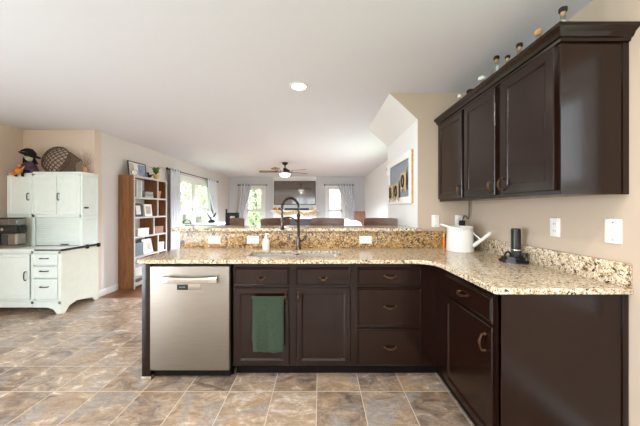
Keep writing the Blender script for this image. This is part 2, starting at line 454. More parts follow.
# ------------------------------------------------------------------ base cabinets
def bail_pull(mat_parent, c, axis, name='pull', L=.085, drop=.022, out=(0, -1, 0)):
    """antique bail pull: two posts with a drooping bail; axis = unit vector of its length"""
    ax = Vector(axis); o = Vector(out); dn = Vector((0, 0, -1)) if abs(ax.z) < .5 else Vector((0, 0, 0))
    c = Vector(c); mb = MB()
    a, b_ = c-ax*L/2, c+ax*L/2
    for q in (a, b_):
        mb.tube([q, q+o*.006, q+o*.018], [.0085, .006, .0055], 10)
    pts = []
    for k in range(13):
        t = k/12
        pts.append(a+(b_-a)*t + o*(.018+.012*math.sin(PI*t)) + dn*drop*math.sin(PI*t))
    mb.tube(pts, [.0036+.0036*math.sin(PI*k/12) for k in range(13)], 8)
    return mb.build(name, 'bronze', mat_parent)
YD, YFR, YT, YC = 2.052, 2.072, 2.15, 2.03     # door fronts, face frame, toe kick, counter edge
DT, DB, DRT, DRB = .698, .112, .853, .717
def front(root, name, x0, x1, z0, z1, style='door', y=YD, t=.02):
    mb = MB(); mb.mx = Matrix.Translation((x0, y, z0))
    if style == 'door': mb.panel_door(x1-x0, z1-z0, t)
    else: mb.panel_door(x1-x0, z1-z0, t, stile=.014, rec=-.002, lip=.010, bev=.006)
    return mb.build(name, 'espresso', root, smooth=20)
px2 = lambda p: (p-VX)*YD/F
# sink base
X0, X1 = -.660, .243
sb = thing('sink_base_cabinet', 'dark espresso sink base cabinet with two doors, a green towel on its left one', 'cabinet', ((X0+X1)/2, YFR, 0))
mb = MB().box(X0, X0+.018, YFR, 2.66, .1, .885).box(X1-.018, X1, YFR, 2.66, .1, .885).box(X0, X1, 2.64, 2.66, .1, .885).box(X0, X1, YFR, 2.66, .1, .118)
mb.build('carcass', 'espresso', sb)
mb = MB().box(X0, px2(236), YFR-.001, YFR+.02, .1, .885).box(px2(286), px2(299), YFR-.001, YFR+.02, .1, .885).box(px2(348), X1, YFR-.001, YFR+.02, .1, .885)
mb.box(X0, X1, YFR, YFR+.02, .845, .885).box(X0, X1, YFR, YFR+.02, .69, .725).box(X0, X1, YFR, YFR+.02, .1, .125)
mb.build('face_frame', 'espresso', sb)
bx(X0, X1, YT, YT+.015, 0, .1).build('toe_kick', 'recess_black', sb)
for (a, b_) in ((234, 289), (296, 350.5)):
    d = front(sb, 'false_drawer_front', px2(a), px2(b_), DRB, DRT, 'slab')
    bail_pull(d, ((px2(a)+px2(b_))/2, YD, .777), (1, 0, 0), L=.05, drop=.010)
dl = front(sb, 'door', px2(234), px2(289), DB, DT); dr = front(sb, 'door', px2(296), px2(350.5), DB, DT)
bail_pull(dl, (px2(286), YD, .635), (0, 0, 1), 'handle', L=.06); bail_pull(dr, (px2(298.4), YD, .635), (0, 0, 1), 'handle', L=.06)
mb = MB().tube([(px2(252), YD-.032, .634), (px2(286.5), YD-.032, .634)], .005, 8)
for xx in (px2(253), px2(286)):
    mb.tube([(xx, YD-.032, .634), (xx, YD+.001, .634)], .005, 8)
plabel(mb.build('towel_bar', 'rod_dark', sb), 'thin dark towel bar')
# towel
tw = thing('dish_towel', 'dark green dish towel hanging over the left sink cabinet door', 'towel', (px2(269), YD-.03, .62))
mb = MB(); xa, xb = px2(254), px2(284.5); n, mrow = 14, 22
def towel_layer(zt, zb, yoff, skew):
    rows = []
    for j in range(mrow+1):
        t = j/mrow; row = []
        for i in range(n+1):
            s = i/n; x = xa+(xb-xa)*s + skew*t
            z = zt+(zb-zt)*t + (.006*math.sin(s*7+1)*t)
            y = yoff - .006*math.sin(s*9+.6)*(.25+t) - .004*math.sin(s*21)*t
            row.append(mb.bm.verts.new((x, y, z)))
        rows.append(row)
    for A, B in zip(rows, rows[1:]):
        for i in range(n): mb.bm.faces.new((A[i], A[i+1], B[i+1], B[i]))
towel_layer(.640, wz(349, YD), YD-.045, .004)
o = mb.build('front_fold', 'green_cloth', tw); sm = o.modifiers.new('th', 'SOLIDIFY'); sm.thickness = .005; sm.offset = 1
mb = MB(); towel_layer(.640, .30, YD-.018, -.006)
o = mb.build('rear_fold', 'green_cloth', tw); sm = o.modifiers.new('th', 'SOLIDIFY'); sm.thickness = .004
mb = MB(); pr = [(YD-.0475+.0, .636)] + [(YD-.032-.0155*math.cos(PI*k/8), .636+.012*math.sin(PI*k/8)) for k in range(9)] + [(YD-.020, .632)] + [(YD-.032-.010*math.cos(PI*(8-k)/8), .636+.006*math.sin(PI*(8-k)/8)) for k in range(9)]
mb.prism(pr, 'x', xa, xb); mb.build('top_fold', 'green_cloth', tw)
# drawer base
X0, X1 = .243, .885
db = thing('drawer_cabinet', 'dark espresso cabinet with three stacked drawers beside the inside corner', 'cabinet', ((X0+X1)/2, YFR, 0))
MB().box(X0, X0+.018, YFR+.02, 2.66, .1, .885).box(X0, X1, 2.64, 2.66, .1, .885).box(X0, X1, YFR+.02, 2.66, .1, .118).build('carcass', 'espresso', db)
MB().box(X0, X1, YFR, YFR+.02, .1, .885).build('face_frame', 'espresso', db)
bx(X0, .93, YT, YT+.015, 0, .1).build('toe_kick', 'recess_black', db)
for (ya, yb) in ((268, 285.3), (288.2, 326.3), (329.3, 366)):
    d = front(db, 'drawer', px2(357.5), px2(421.5), wz(yb, YD), wz(ya, YD), 'slab')
    bail_pull(d, (px2(390), YD, wz((ya+yb)/2-.5, YD)+.004), (1, 0, 0), L=.085, drop=.009)
# right-hand run
XD, XF = .862, .882; YE = 1.325
rc = thing('corner_base_cabinet', 'dark espresso base cabinet with one drawer above one door and a wide end panel', 'cabinet', (1.18, 1.7, 0))
MB().box(XF+.02, XR-.001, 2.05, 2.07, .1, .885).box(XF+.02, XR, YE+.02, YFR, .1, .118).box(XR-.016, XR-.002, YE+.02, YFR, .1, .885).build('carcass', 'espresso', rc)
MB().box(XF, XF+.02, YE+.001, YFR-.001, .1, .885).build('face_frame', 'espresso', rc)
MB().box(XF, XR, YE, YE+.018, 0, .885).box(XR-.03, XR-.002, YE-.006, YE, 0, .885, bev=.002).box(XF, XF+.03, YE-.003, YE, 0, .885).build('end_panel', 'espresso', rc)
bx(.925, .94, YE+.018, YT, 0, .1).build('toe_kick', 'recess_black', rc)
def front_x(root, name, y0, y1, z0, z1, style, x=XD, t=.02, stile=.052):
    mb = MB(); mb.mx = Matrix.Translation((x, y1, z0)) @ Matrix.Rotation(-PI/2, 4, 'Z')
    if style == 'door': mb.panel_door(y1-y0, z1-z0, t, stile=stile)
    else: mb.panel_door(y1-y0, z1-z0, t, stile=.014, rec=-.002, lip=.010, bev=.006)
    return mb.build(name, 'espresso', root, smooth=20)
d = front_x(rc, 'drawer', 1.365, 1.885, DRB, DRT, 'slab')
bail_pull(d, (XD, 1.63, .79), (0, 1, 0), L=.09, drop=.009, out=(-1, 0, 0))
d = front_x(rc, 'door', 1.365, 1.885, DB, DT, 'door')
bail_pull(d, (XD, 1.42, .60), (0, 0, 1), 'handle', L=.085, out=(-1, 0, 0))
# left end panel
ep = thing('cabinet_end_panel', 'narrow dark end panel with a small metal foot left of the dishwasher', 'panel', (-1.322, YFR, 0))
MB().box(-1.346, -1.281, YD+.002, 2.66, .02, .885, bev=.002).build('panel_board', 'espresso', ep)
MB().box(-1.352, -1.277, YD+.0, YD+.06, 0, .03, bev=.003).build('foot', 'taupe_steel', ep)
# dishwasher
X0, X1 = -1.277, -.680
dw = thing('dishwasher', 'stainless steel dishwasher with a bar handle at the left end', 'dishwasher', ((X0+X1)/2, YFR, 0))
MB().box(X0+.005, X1-.005, YD+.03, 2.62, .02, .875).build('tub', 'recess_black', dw)
MB().box(X0, X1, YD-.012, YD+.03, wz(370.5, YD-.01), wz(266.3, YD-.01), bev=.006, seg=3).build('door', 'brushed_steel', dw)
hx0, hx1, hz = wx(162, 2.0), wx(217, 2.0), wz(280, 2.0)
mb = MB()
pts = [(hx0+(hx1-hx0)*k/14, YD-.012-.048, hz+.004*math.cos(PI*(k/14-.5))) for k in range(15)]
for k in range(14):
    pass
rows = []
for k in range(17):
    t = k/16; x = hx0+(hx1-hx0)*t
    e = abs(2*t-1)**4; hh = .024+.010*abs(2*t-1)**2; yo = YD-.012-.048+.006*e
    rows.append([mb.bm.verts.new((x, yo+dy, hz+dz)) for dy, dz in ((-.006, -hh*.7), (-.010, 0), (-.006, hh*.7), (.008, hh*.9), (.012, 0), (.008, -hh*.9))])
for A, B in zip(rows, rows[1:]):
    for i in range(6): mb.bm.faces.new((A[i], A[(i+1) % 6], B[(i+1) % 6], B[i]))
mb.bm.faces.new(rows[0]); mb.bm.faces.new(rows[-1])
for xx in (hx0+.02, hx1-.02): mb.box(xx-.012, xx+.012, YD-.055, YD-.010, hz-.012, hz+.012, bev=.003)
mb.build('handle', 'chrome', dw, smooth=50)
lx0, lx1 = wx(177, 2.04), wx(200.5, 2.04); lz0, lz1 = wz(290, 2.04), wz(284, 2.04)
cp = bx(lx0, lx1, YD-.015, YD-.011, lz0, lz1, bev=.001).build('control_plate', 'taupe_steel', dw)
dsp = bx(lx0+.002, lx0+.084, YD-.017, YD-.014, lz0+.002, lz1-.002).build('display', 'black_plastic', cp)
mb = MB()   # faint pale marks of the lit readout (too small to read)
for k in range(5):
    xk = lx0+.020+k*.009
    mb.box(xk, xk+.005, YD-.0175, YD-.0168, (lz0+lz1)/2-.003, (lz0+lz1)/2+.004)
o = mb.build('readout', 'display_text', cp)
bx(X0, X1, YT-.02, YT, .0, .075).build('toe_kick', 'recess_black', dw)

# ------------------------------------------------------------------ granite
def slab_with_hole(outer, hole, z0, z1, name, mat):
    bm = bmesh.new(); es = []
    for loop in [outer]+([hole] if hole else []):
        vs = [bm.verts.new((x, y, z1)) for x, y in loop]
        for i in range(len(vs)): es.append(bm.edges.new((vs[i], vs[(i+1) % len(vs)])))
    bmesh.ops.triangle_fill(bm, use_beauty=True, edges=es)
    r = bmesh.ops.extrude_face_region(bm, geom=list(bm.faces))
    bmesh.ops.translate(bm, verts=[v for v in r['geom'] if isinstance(v, bmesh.types.BMVert)], vec=(0, 0, z0-z1))
    mb = MB(); mb.bm.free(); mb.bm = bm
    return mb.build(name, mat, None, smooth=30)
def rrect(x0, x1, y0, y1, r, n=6):
    out = []
    for cx_, cy_, a0 in ((x1-r, y1-r, 0), (x0+r, y1-r, 90), (x0+r, y0+r, 180), (x1-r, y0+r, 270)):
        for k in range(n+1):
            a = R(a0+90*k/n); out.append((cx_+r*math.cos(a), cy_+r*math.sin(a)))
    return out
SX0, SX1, SY0, SY1 = -.60, .175, 2.17, 2.475
outer = [(-1.38, YS), (-1.38, YC+.02), (-1.36, YC), (.70, YC)] + [(.70+.14*math.sin(R(a)), 1.89+.14*math.cos(R(a))) for a in (15, 30, 45, 60, 75, 90)] + [(.84, 1.312), (.852, 1.30), (XR, 1.30), (XR, YS)]
hole = rrect(SX0, SX1, SY0, SY1, .07)
ct = slab_with_hole(outer, hole, .885, .915, 'countertop', 'granite')
tag(ct, 'speckled cream and brown granite countertop turning the corner to the right', 'countertop')
bv = ct.modifiers.new('edge', 'BEVEL'); bv.width = .004; bv.segments = 2; bv.limit_method = 'ANGLE'; bv.angle_limit = R(60)
tag(bx(-1.365, XR, YS-.03, YS-.0005, .9155, 1.08, bev=.002).build('backsplash', 'granite_warm_lit'), 'warm-lit granite backsplash strip between the sink counter and the raised bar', 'backsplash')
tag(bx(XR-.026, XR-.0005, 1.305, YS-.031, .9155, 1.032, bev=.002).build('backsplash', 'granite'), 'short granite upstand along the right wall under the upper cabinets', 'backsplash')
o = slab_with_hole([(-1.44, 2.64), (-1.41, 2.60), (.963, 2.60), (.963, 3.05), (-1.40, 3.05), (-1.44, 3.01)], None, 1.0805, 1.1105, 'breakfast_bar', 'granite')
bv = o.modifiers.new('edge', 'BEVEL'); bv.width = .005; bv.segments = 2; bv.limit_method = 'ANGLE'; bv.angle_limit = R(60)
tag(o, 'raised granite breakfast bar top above the warm-lit backsplash', 'bar top')

# sink
sk = thing('sink', 'stainless steel double bowl sink set under the granite', 'sink', ((SX0+SX1)/2, 2.32, .73))
def bowl(x0, x1, name):
    mb = MB(); rings = []
    for (ins, z, r) in ((-.012, .884, .075), (0, .884, .07), (.006, .80, .07), (.012, .735, .07), (.05, .715, .05), (.11, .712, .03)):
        rings.append([mb.bm.verts.new((x, y, z)) for x, y in rrect(x0+ins, x1-ins, SY0+.004+ins, SY1-.004-ins, max(.01, min(r, (x1-x0)/2-ins-.01)))])
    for A, B in zip(rings, rings[1:]):
        for i in range(len(A)): mb.bm.faces.new((A[i], A[(i+1) % len(A)], B[(i+1) % len(A)], B[i]))
    mb.bm.faces.new(rings[-1])
    return mb.build(name, 'sink_steel', sk, smooth=50)
xm = -.205
bowl(SX0+.004, xm-.014, 'bowl'); bowl(xm+.014, SX1-.004, 'bowl')
for xx in ((SX0+xm)/2, (SX1+xm)/2):
    MB().lathe([(0, .714), (.040, .714), (.044, .717), (.040, .719), (.02, .716), (0, .7155)], (xx, 2.34, 0)).build('drain', 'chrome', sk)
# faucet
FX, FY = wx(298.5, 2.56), 2.56
fa = thing('faucet', 'dark bronze spring-neck kitchen faucet standing behind the sink', 'faucet', (FX, FY, .915))
MB().lathe([(.0, 0), (.028, 0), (.028, .008), (.021, .014), (.019, .10), (.016, .11), (.0, .11)], (FX, FY, .9155)).build('base', 'faucet_bronze', fa)
MB().lathe([(0, 0), (.013, 0), (.013, .20), (.017, .205), (.017, .225), (.010, .232), (0, .232)], (FX, FY, 1.02)).build('column', 'faucet_bronze', fa)
lx = wx(282, 2.45)
arc = []
topz = 1.395; x_a, y_a = FX, FY; x_b, y_b = lx, FY-.10
for k in range(25):
    a = PI*k/24
    arc.append((x_a+(x_b-x_a)*(1-math.cos(a))/2, y_a+(y_b-y_a)*(1-math.cos(a))/2, 1.29+(topz-1.29)*math.sin(a)**.8))
arc = [(FX, FY, 1.24)] + arc + [(x_b, y_b, 1.24)]
MB().tube(arc, .0055, 8).build('hose', 'black_plastic', fa)
mb = MB(); P = curve_pts(arc, 4); helix = []
L = len(P); turns = 34
for i in range(L*6):
    t = i/(L*6-1)*(L-1); k = min(int(t), L-2); q = P[k].lerp(P[k+1], t-k); tg = (P[k+1]-P[k]).normalized()
    u = Vector((y_b-y_a, -(x_b-x_a), 0)).normalized(); wv = tg.cross(u)
    ang = 2*PI*turns*i/(L*6-1)
    helix.append(q+(u*math.cos(ang)+wv*math.sin(ang))*.0115)
mb.tube(helix, .0032, 5); mb.build('spring', 'faucet_bronze', fa)
MB().lathe([(0, 0), (.014, 0), (.017, .01), (.015, .06), (.012, .11), (.009, .135), (0, .135)], (x_b, y_b, 1.105)).build('spray_head', 'faucet_bronze', fa)
ar = curve_pts([(FX, FY, 1.13), (FX-.01, FY-.01, 1.17), (FX+(lx-FX)*.45, FY-.045, 1.215), (lx+.02, FY-.09, 1.215), (lx+.012, FY-.095, 1.205)], 6)
mb = MB().tube(ar, .007, 8)
mb.lathe([(.013, 0), (.019, 0), (.019, .018), (.013, .018)], (x_b, y_b, 1.198), 16)
mb.build('docking_arm', 'faucet_bronze', fa)
MB().tube([(FX+.012, FY, .995), (FX+.035, FY-.01, .998), (FX+.060, FY-.02, 1.03), (FX+.075, FY-.025, 1.045)], [.010, .009, .006, .005], 8).build('lever', 'faucet_bronze', fa)
# soap dispenser
sx, sy = wx(266, 2.55), 2.55
sp = thing('soap_dispenser', 'small white soap dispenser bottle with a pump left of the faucet', 'soap dispenser', (sx, sy, .915))
MB().lathe([(0, 0), (.030, 0), (.033, .006), (.033, .075), (.028, .092), (.014, .100), (.013, .108), (0, .108)], (sx, sy, .9155)).build('bottle', 'white_enamel', sp)
MB().lathe([(0, .108), (.015, .108), (.015, .122), (.005, .124), (.005, .14), (.011, .142), (.011, .152), (0, .153)], (sx, sy, .9155), 14).tube([(sx, sy, 1.063), (sx+.025, sy-.012, 1.062), (sx+.034, sy-.016, 1.055)], [.006, .005, .004], 8).build('pump', 'white_plastic', sp)

# ------------------------------------------------------------------ outlets and switches
def plate(name, label, cat, loc, rz, w=.075, h=.118, kind='outlet', group=None, roll=0):
    root = thing(name, label, cat, loc, rz, group)
    rt = Matrix.Rotation(roll, 4, 'Y')
    def B(mb): 
        bmesh.ops.transform(mb.bm, matrix=rt, verts=mb.bm.verts); return mb
    B(bx(-w/2, w/2, -.006, 0, -h/2, h/2, bev=.003)).build('cover_plate', 'white_plastic', root, local=True)
    if kind == 'outlet':
        for dz in (-.022, .022):
            mb = bx(-.017, .017, -.009, -.005, dz-.016, dz+.016, bev=.004)
            f = B(mb).build('receptacle', 'white_plastic', root, local=True)
            mb = MB().box(-.008, -.005, -.0095, -.008, dz-.004, dz+.007).box(.005, .008, -.0095, -.008, dz-.004, dz+.006).lathe([(0, 0), (.0025, 0), (.0025, .001), (0, .001)], (0, -.009, dz-.010), 8)
            B(mb).build('slots', 'outlet_slot', f, local=True)
    elif kind == 'switch':
        mb = bx(-.006, .006, -.018, -.005, -.004, .012, bev=.003)
        B(mb).build('toggle', 'white_plastic', root, local=True)
        for dz in (-.045, .045): B(bx(-.003, .003, -.007, -.005, dz-.003, dz+.003, bev=.001)).build('screw', 'outlet_slot', root, local=True)
    return root
SD = YS-.0305
for pxx, lab in ((214.5, 'horizontal white outlet plate near the left end of the warm-lit backsplash'), (253, 'horizontal white outlet plate just left of the soap dispenser'), (365.5, 'horizontal white outlet plate on the warm-lit backsplash right of the faucet')):
    plate('wall_outlet', lab, 'outlet', (wx(pxx, SD), SD, wz(239.7, SD)), 0, kind='outlet', roll=PI/2, group='outlets in the backsplash')
plate('light_switch', 'white light switch plate on the tan wall left of the watering can', 'switch', (wx(435.3, YS), YS-.001, wz(221, YS)), 0, kind='switch')
plate('wall_outlet', 'white outlet plate on the tan wall behind the watering can, holding a plug', 'outlet', (wx(458.5, YS), YS-.001, wz(221, YS)), 0, kind='outlet')
plate('wall_outlet', 'white outlet plate on the right wall nearer the wine opener', 'outlet', (XR-.001, 1.73, 1.178), -PI/2, kind='outlet')
plate('light_switch', 'wide white switch plate on the right wall near the counter end', 'switch', (XR-.001, 1.387, 1.182), -PI/2, w=.082, h=.125, kind='switch')
# plug and cord
pgx = wx(460.3, YS)
pg = thing('power_plug', 'black plug with a cord in the outlet behind the watering can', 'plug', (pgx, YS-.01, 1.16))
bx(pgx-.024, pgx+.024, YS-.055, YS-.0105, 1.115, 1.185, bev=.008).build('plug_body', 'black_plastic', pg)
MB().tube(curve_pts([(pgx, YS-.04, 1.185), (pgx+.03, YS-.03, 1.23), (1.458, YS-.012, 1.20), (1.462, YS-.012, 1.30), (1.462, YS-.012, 1.364)], 6), .004, 6).build('cord', 'black_plastic', pg)

# ------------------------------------------------------------------ upper cabinets
UZ0, UZ1, UXF, UXD = 1.366, 2.118, 1.17, 1.15
def upper(name, label, y0, y1, doors):
    r = thing(name, label, 'cabinet', ((UXF+XR)/2, (y0+y1)/2, UZ0))
    MB().box(UXF+.02, XR-.0005, y0+.0005, y1, UZ0+.004, UZ1, bev=.001).build('carcass', 'espresso', r)
    MB().box(UXF, UXF+.0198, y0, y1, UZ0, UZ1).build('face_frame', 'espresso', r)
    for (a, b_, hs) in doors:
        d = front_x(r, 'door', a, b_, UZ0+.022, UZ1-.02, 'door', x=UXD, t=.0195, stile=.06)
        yy = a+.022 if hs < 0 else b_-.022
        bail_pull(d, (UXD, yy, 1.45), (0, 0, 1), 'handle', L=.07, out=(-1, 0, 0))
    return r
ca = upper('upper_cabinet', 'dark single-door upper cabinet next to the tan wall', 2.19, 2.66, [(2.21, 2.65, -1)])
cb = upper('upper_cabinet', 'dark double-door upper cabinet with a broad end panel toward the room', YE, 2.189, [(1.793, 2.175, -1), (1.342, 1.735, 1)])
# visible end panel frame
mb = MB().box(UXF+.0, UXF+.02, YE-.004, YE-.0002, UZ0, UZ1).box(XR-.03, XR-.001, YE-.006, YE-.0002, UZ0, UZ1).box(UXF+.02, XR-.03, YE-.0015, YE-.0002, UZ0, UZ1)
mb.build('end_panel', 'espresso', cb)
# crown moulding along front and end
cpz = [(0, 2.105), (.010, 2.105), (.012, 2.118), (.022, 2.122), (.030, 2.140), (.046, 2.152), (.050, 2.156), (.050, 2.172), (0, 2.172)]
mb = MB(); path_r = []
for (o_, z) in cpz:
    path_r.append([(UXF-o_, 2.675, z), (UXF-o_, YE-.004-o_, z), (XR-.0005, YE-.004-o_, z)])
cols = [[mb.bm.verts.new(q) for q in row] for row in path_r]
nC = len(cols)
for i in range(nC):
    A, B = cols[i], cols[(i+1) % nC]
    for k in range(2): mb.bm.faces.new((A[k], A[k+1], B[k+1], B[k]))
mb.bm.faces.new([c[0] for c in cols]); mb.bm.faces.new([c[2] for c in reversed(cols)])
tag(mb.build('crown_moulding', 'espresso', smooth=25), 'stepped dark crown moulding along the top of the upper cabinets', 'moulding')
# bottles
def bottle(pxx, ytop, X, prof, capm, cap, gl, label, cork=None, liquid=None):
    D = X*F/(pxx-VX); zt = wz(ytop, D); z0 = UZ1
    h = zt-z0
    r = thing('glass_bottle', label, 'bottle', (X, D, z0), group='bottles on top of the upper cabinets')
    s = h/.21
    MB().lathe([(0, 0)]+[(a, b_*s) for a, b_ in prof], (X, D, z0+.0005), 20).build('body', gl, r)
    zc = prof[-1][1]*s
    if cork: MB().lathe([(0, -.012), (.010, -.012), (.011, .014), (0, .014)], (X, D, z0+zc), 12).build('cork', 'cork', r); zc += .0145
    MB().lathe([(0, 0)]+[(a, b_) for a, b_ in cap]+[(0, cap[-1][1])], (X, D, z0+zc), 16).build('stopper', capm, r)
    if liquid:
        MB().lathe([(0, .005), (prof[1][0]*.9, .005), (prof[1][0]*.9, .07), (0, .07)], (X, D, z0), 16).build('liquid', liquid, r)
std = [(.03, 0), (.034, .005), (.034, .10), (.030, .12), (.013, .145), (.011, .17)]
slim = [(.022, 0), (.026, .005), (.026, .11), (.014, .14), (.010, .17)]
squat = [(.036, 0), (.042, .006), (.044, .07), (.03, .115), (.015, .135), (.013, .165)]
capw = [(.014, 0), (.015, .003), (.015, .022), (.013, .025)]
capk = [(.016, 0), (.0185, .003), (.0185, .019), (.016, .022)]
ballc = [(.010, 0), (.017, .008), (.019, .018), (.016, .028), (.008, .033)]
bottle(459.5, 93, 1.25, slim, 'white_plastic', capw, 'clear_glass', 'small clear bottle with a white cap, farthest along the cabinet top')
bottle(470.5, 89.5, 1.25, squat, 'witch_black', [(.028, 0), (.030, .004), (.030, .028), (.027, .032)], 'clear_glass', 'clear bottle with a wide dark brown cap on the cabinet top')
bottle(482, 75, 1.25, std, 'white_plastic', [(.024, 0), (.026, .004), (.026, .022), (.014, .03)], 'clear_glass', 'clear bottle with a broad white cap on the cabinet top')
bottle(496.5, 54, 1.26, std, 'matt_black', capk, 'clear_glass', 'tallest clear bottle with black topped cork on the cabinet top', cork=1)
bottle(507.5, 55, 1.25, slim, 'matt_black', [(.013, 0), (.0155, .003), (.0155, .016), (.013, .019)], 'clear_glass', 'slim bottle with black topped cork between two larger bottles', cork=1)
bottle(519.5, 42, 1.25, squat, 'matt_black', capk, 'clear_glass', 'squat bottle with a flat black stopper, third nearest on the cabinet top', cork=1)
bottle(538.5, 27, 1.25, squat, 'cork', ballc, 'clear_glass', 'rounded clear bottle with a cork ball stopper on the cabinet top')
bottle(563, 7, 1.25, std, 'matt_black', capk, 'clear_glass', 'clear bottle with black stopper above the near cabinet corner', cork=1)

# ------------------------------------------------------------------ on the right counter
CX, CY = 1.275, 2.48
wc = thing('watering_can', 'white enamel watering can in the counter corner', 'watering can', (CX, CY, .915))
mb = MB().lathe([(0, 0), (.112, 0), (.116, .006), (.106, .212), (.110, .220), (.106, .222), (.101, .212), (.110, .012), (0, .010)], (CX, CY, .9155), 32)
mb.build('body', 'white_enamel', wc)
mb = MB().tube(curve_pts([(CX+.075, CY-.05, .955), (CX+.088, CY-.12, .998), (CX+.098, CY-.20, 1.05), (CX+.108, CY-.27, 1.10)], 5), [.020-.0006*k for k in range(16)], 12)
plabel(mb.build('spout', 'white_enamel', wc), 'long straight slanting spout')
MB().tube([(CX+.09, CY-.05, 1.085), (CX+.092, CY-.10, 1.06), (CX+.094, CY-.165, 1.035)], .006, 8).build('spout_brace', 'white_enamel', wc)
mb = MB().tube(curve_pts([(CX+.02, CY-.10, 1.128), (CX-.06, CY-.118, 1.122), (CX-.13, CY-.09, 1.135), (CX-.17, CY-.03, 1.152), (CX-.15, CY+.04, 1.15), (CX-.09, CY+.055, 1.138)], 6), .009, 8)
mb.build('handle', 'white_enamel', wc)
ox = wx(444.5, 2.6)
ob = thing('orange_bottle', 'small orange bottle behind the watering can handle', 'bottle', (ox, 2.6, .915))
MB().lathe([(0, 0), (.012, 0), (.013, .01), (.013, .10), (.008, .115), (0, .115)], (ox, 2.61, .9155), 14).build('bottle_body', 'pumpkin_orange', ob)
MB().lathe([(0, .115), (.008, .115), (.008, .145), (0, .147)], (ox, 2.61, .9155), 12).build('cap', 'straw_yellow', ob)
# electric wine opener on its base
EX, EY = 1.398, 1.955
eo = thing('wine_opener', 'black electric wine opener standing in its charging base', 'wine opener', (EX, EY, .915))
mb = MB().prism([(EX-.085, EY-.03), (EX-.045, EY-.075), (EX+.045, EY-.075), (EX+.056, EY-.03), (EX+.056, EY+.05), (EX+.045, EY+.075), (EX-.045, EY+.075), (EX-.085, EY+.045)], 'z', .9155, .935)
mb.prism([(EX-.070, EY-.025), (EX-.038, EY-.060), (EX+.038, EY-.060), (EX+.048, EY-.025), (EX+.048, EY+.04), (EX-.07, EY+.04)], 'z', .9345, .955)
mb.build('charging_base', 'black_plastic', eo, smooth=20)
MB().lathe([(0, 0), (.029, 0), (.031, .004), (.031, .045), (0, .045)], (EX+.01, EY, .955), 24).build('opener_foot', 'dark_grey', eo)
MB().lathe([(.0, .045), (.032, .045), (.032, .051), (.0, .051)], (EX+.01, EY, .955), 24).build('collar', 'chrome', eo)
MB().lathe([(0, .051), (.031, .051), (.031, .19), (.028, .200), (0, .202)], (EX+.01, EY, .955), 24).build('grip', 'black_plastic', eo)
MB().tube([(EX-.062+.022*math.cos(a*PI/8)*-1, EY-.02, .953+.038*math.sin(a*PI/8)) for a in range(9)], .007, 8).build('foil_cutter', 'black_plastic', eo)
MB().lathe([(0, 0), (.015, 0), (.015, .03), (0, .03)], (EX+.040, EY-.045, .9555), 12).build('spare_stopper', 'black_plastic', eo)

# ------------------------------------------------------------------ ceiling lights
def downlight(x, y, label, power, vis=True):
    r = thing('recessed_light', label, 'ceiling light', (x, y, CEIL), group='recessed ceiling lights')
    MB().lathe([(.062, -.001), (.092, -.001), (.090, -.006), (.066, -.009), (.062, -.004)], (x, y, CEIL), 28).build('trim_ring', 'trim_white', r)
    MB().lathe([(0, -.006), (.064, -.006), (.064, -.002), (0, -.002)], (x, y, CEIL), 28).build('lens', 'lamp_lit', r)
    l = bpy.data.lights.new('downlight_beam', 'AREA'); l.shape = 'DISK'; l.size = .12; l.energy = power; l.color = (1, .90, .78)
    o = bpy.data.objects.new('downlight_beam', l); C.objects.link(o); o.location = (0, 0, -.02); o.parent = r
downlight(wx(299, 2.53), 2.53, 'lit round recessed light in the ceiling above the sink', 4)
for (x, y, lab) in ((-.2, .95, 'added unseen recessed light over the aisle before the sink'), (.65, .6, 'added unseen recessed light near the right wall cabinets'), (-1.3, .2, 'added unseen recessed light on the patio door side'), (.2, -1.2, 'added unseen recessed light at the rear of the kitchen')):  # extra downlights out of view, added to light the kitchen
    downlight(x, y, lab, 11)

# ------------------------------------------------------------------ framed board with banner on the stair wall
XW = .966; fy0, fy1 = 2.81, 3.72; fz0, fz1 = 1.355, 1.915
fr = thing('framed_board', 'white framed slate-blue board with wooden sides on the stair wall', 'framed board', (XW-.02, (fy0+fy1)/2, fz0))
t = .075
MB().box(XW-.030, XW-.022, fy0, fy1, fz0, fz0+t, bev=.002).box(XW-.030, XW-.022, fy0, fy1, fz1-t, fz1, bev=.002).box(XW-.030, XW-.022, fy0, fy0+t, fz0+t, fz1-t, bev=.002).box(XW-.030, XW-.022, fy1-t, fy1, fz0+t, fz1-t, bev=.002).build('face_moulding', 'trim_white', fr)
MB().box(XW-.0225, XW-.0008, fy0, fy0+.02, fz0, fz1).box(XW-.0225, XW-.0008, fy1-.02, fy1, fz0, fz1).box(XW-.0225, XW-.0008, fy0+.02, fy1-.02, fz0, fz0+.02).box(XW-.0225, XW-.0008, fy0+.02, fy1-.02, fz1-.02, fz1).build('side_rail', 'oak_frame', fr)
bx(XW-.014, XW-.004, fy0+.02, fy1-.02, fz0+.02, fz1-.02).build('board', 'slate_blue', fr)
bn = thing('letter_banner', 'string of tan pennants with dark letters strung across the framed board', 'banner', (XW-.04, (fy0+fy1)/2, 1.65))
ys = [fy1-.02, 3.58, 3.33, 3.07, fy0+.02]; zs = [1.62, 1.60, 1.60, 1.68, 1.77]
xb_ = XW-.042
MB().tube(curve_pts([(xb_, y, z+.002) for y, z in zip(ys, zs)], 6), .003, 6).build('string', 'straw_yellow', bn)
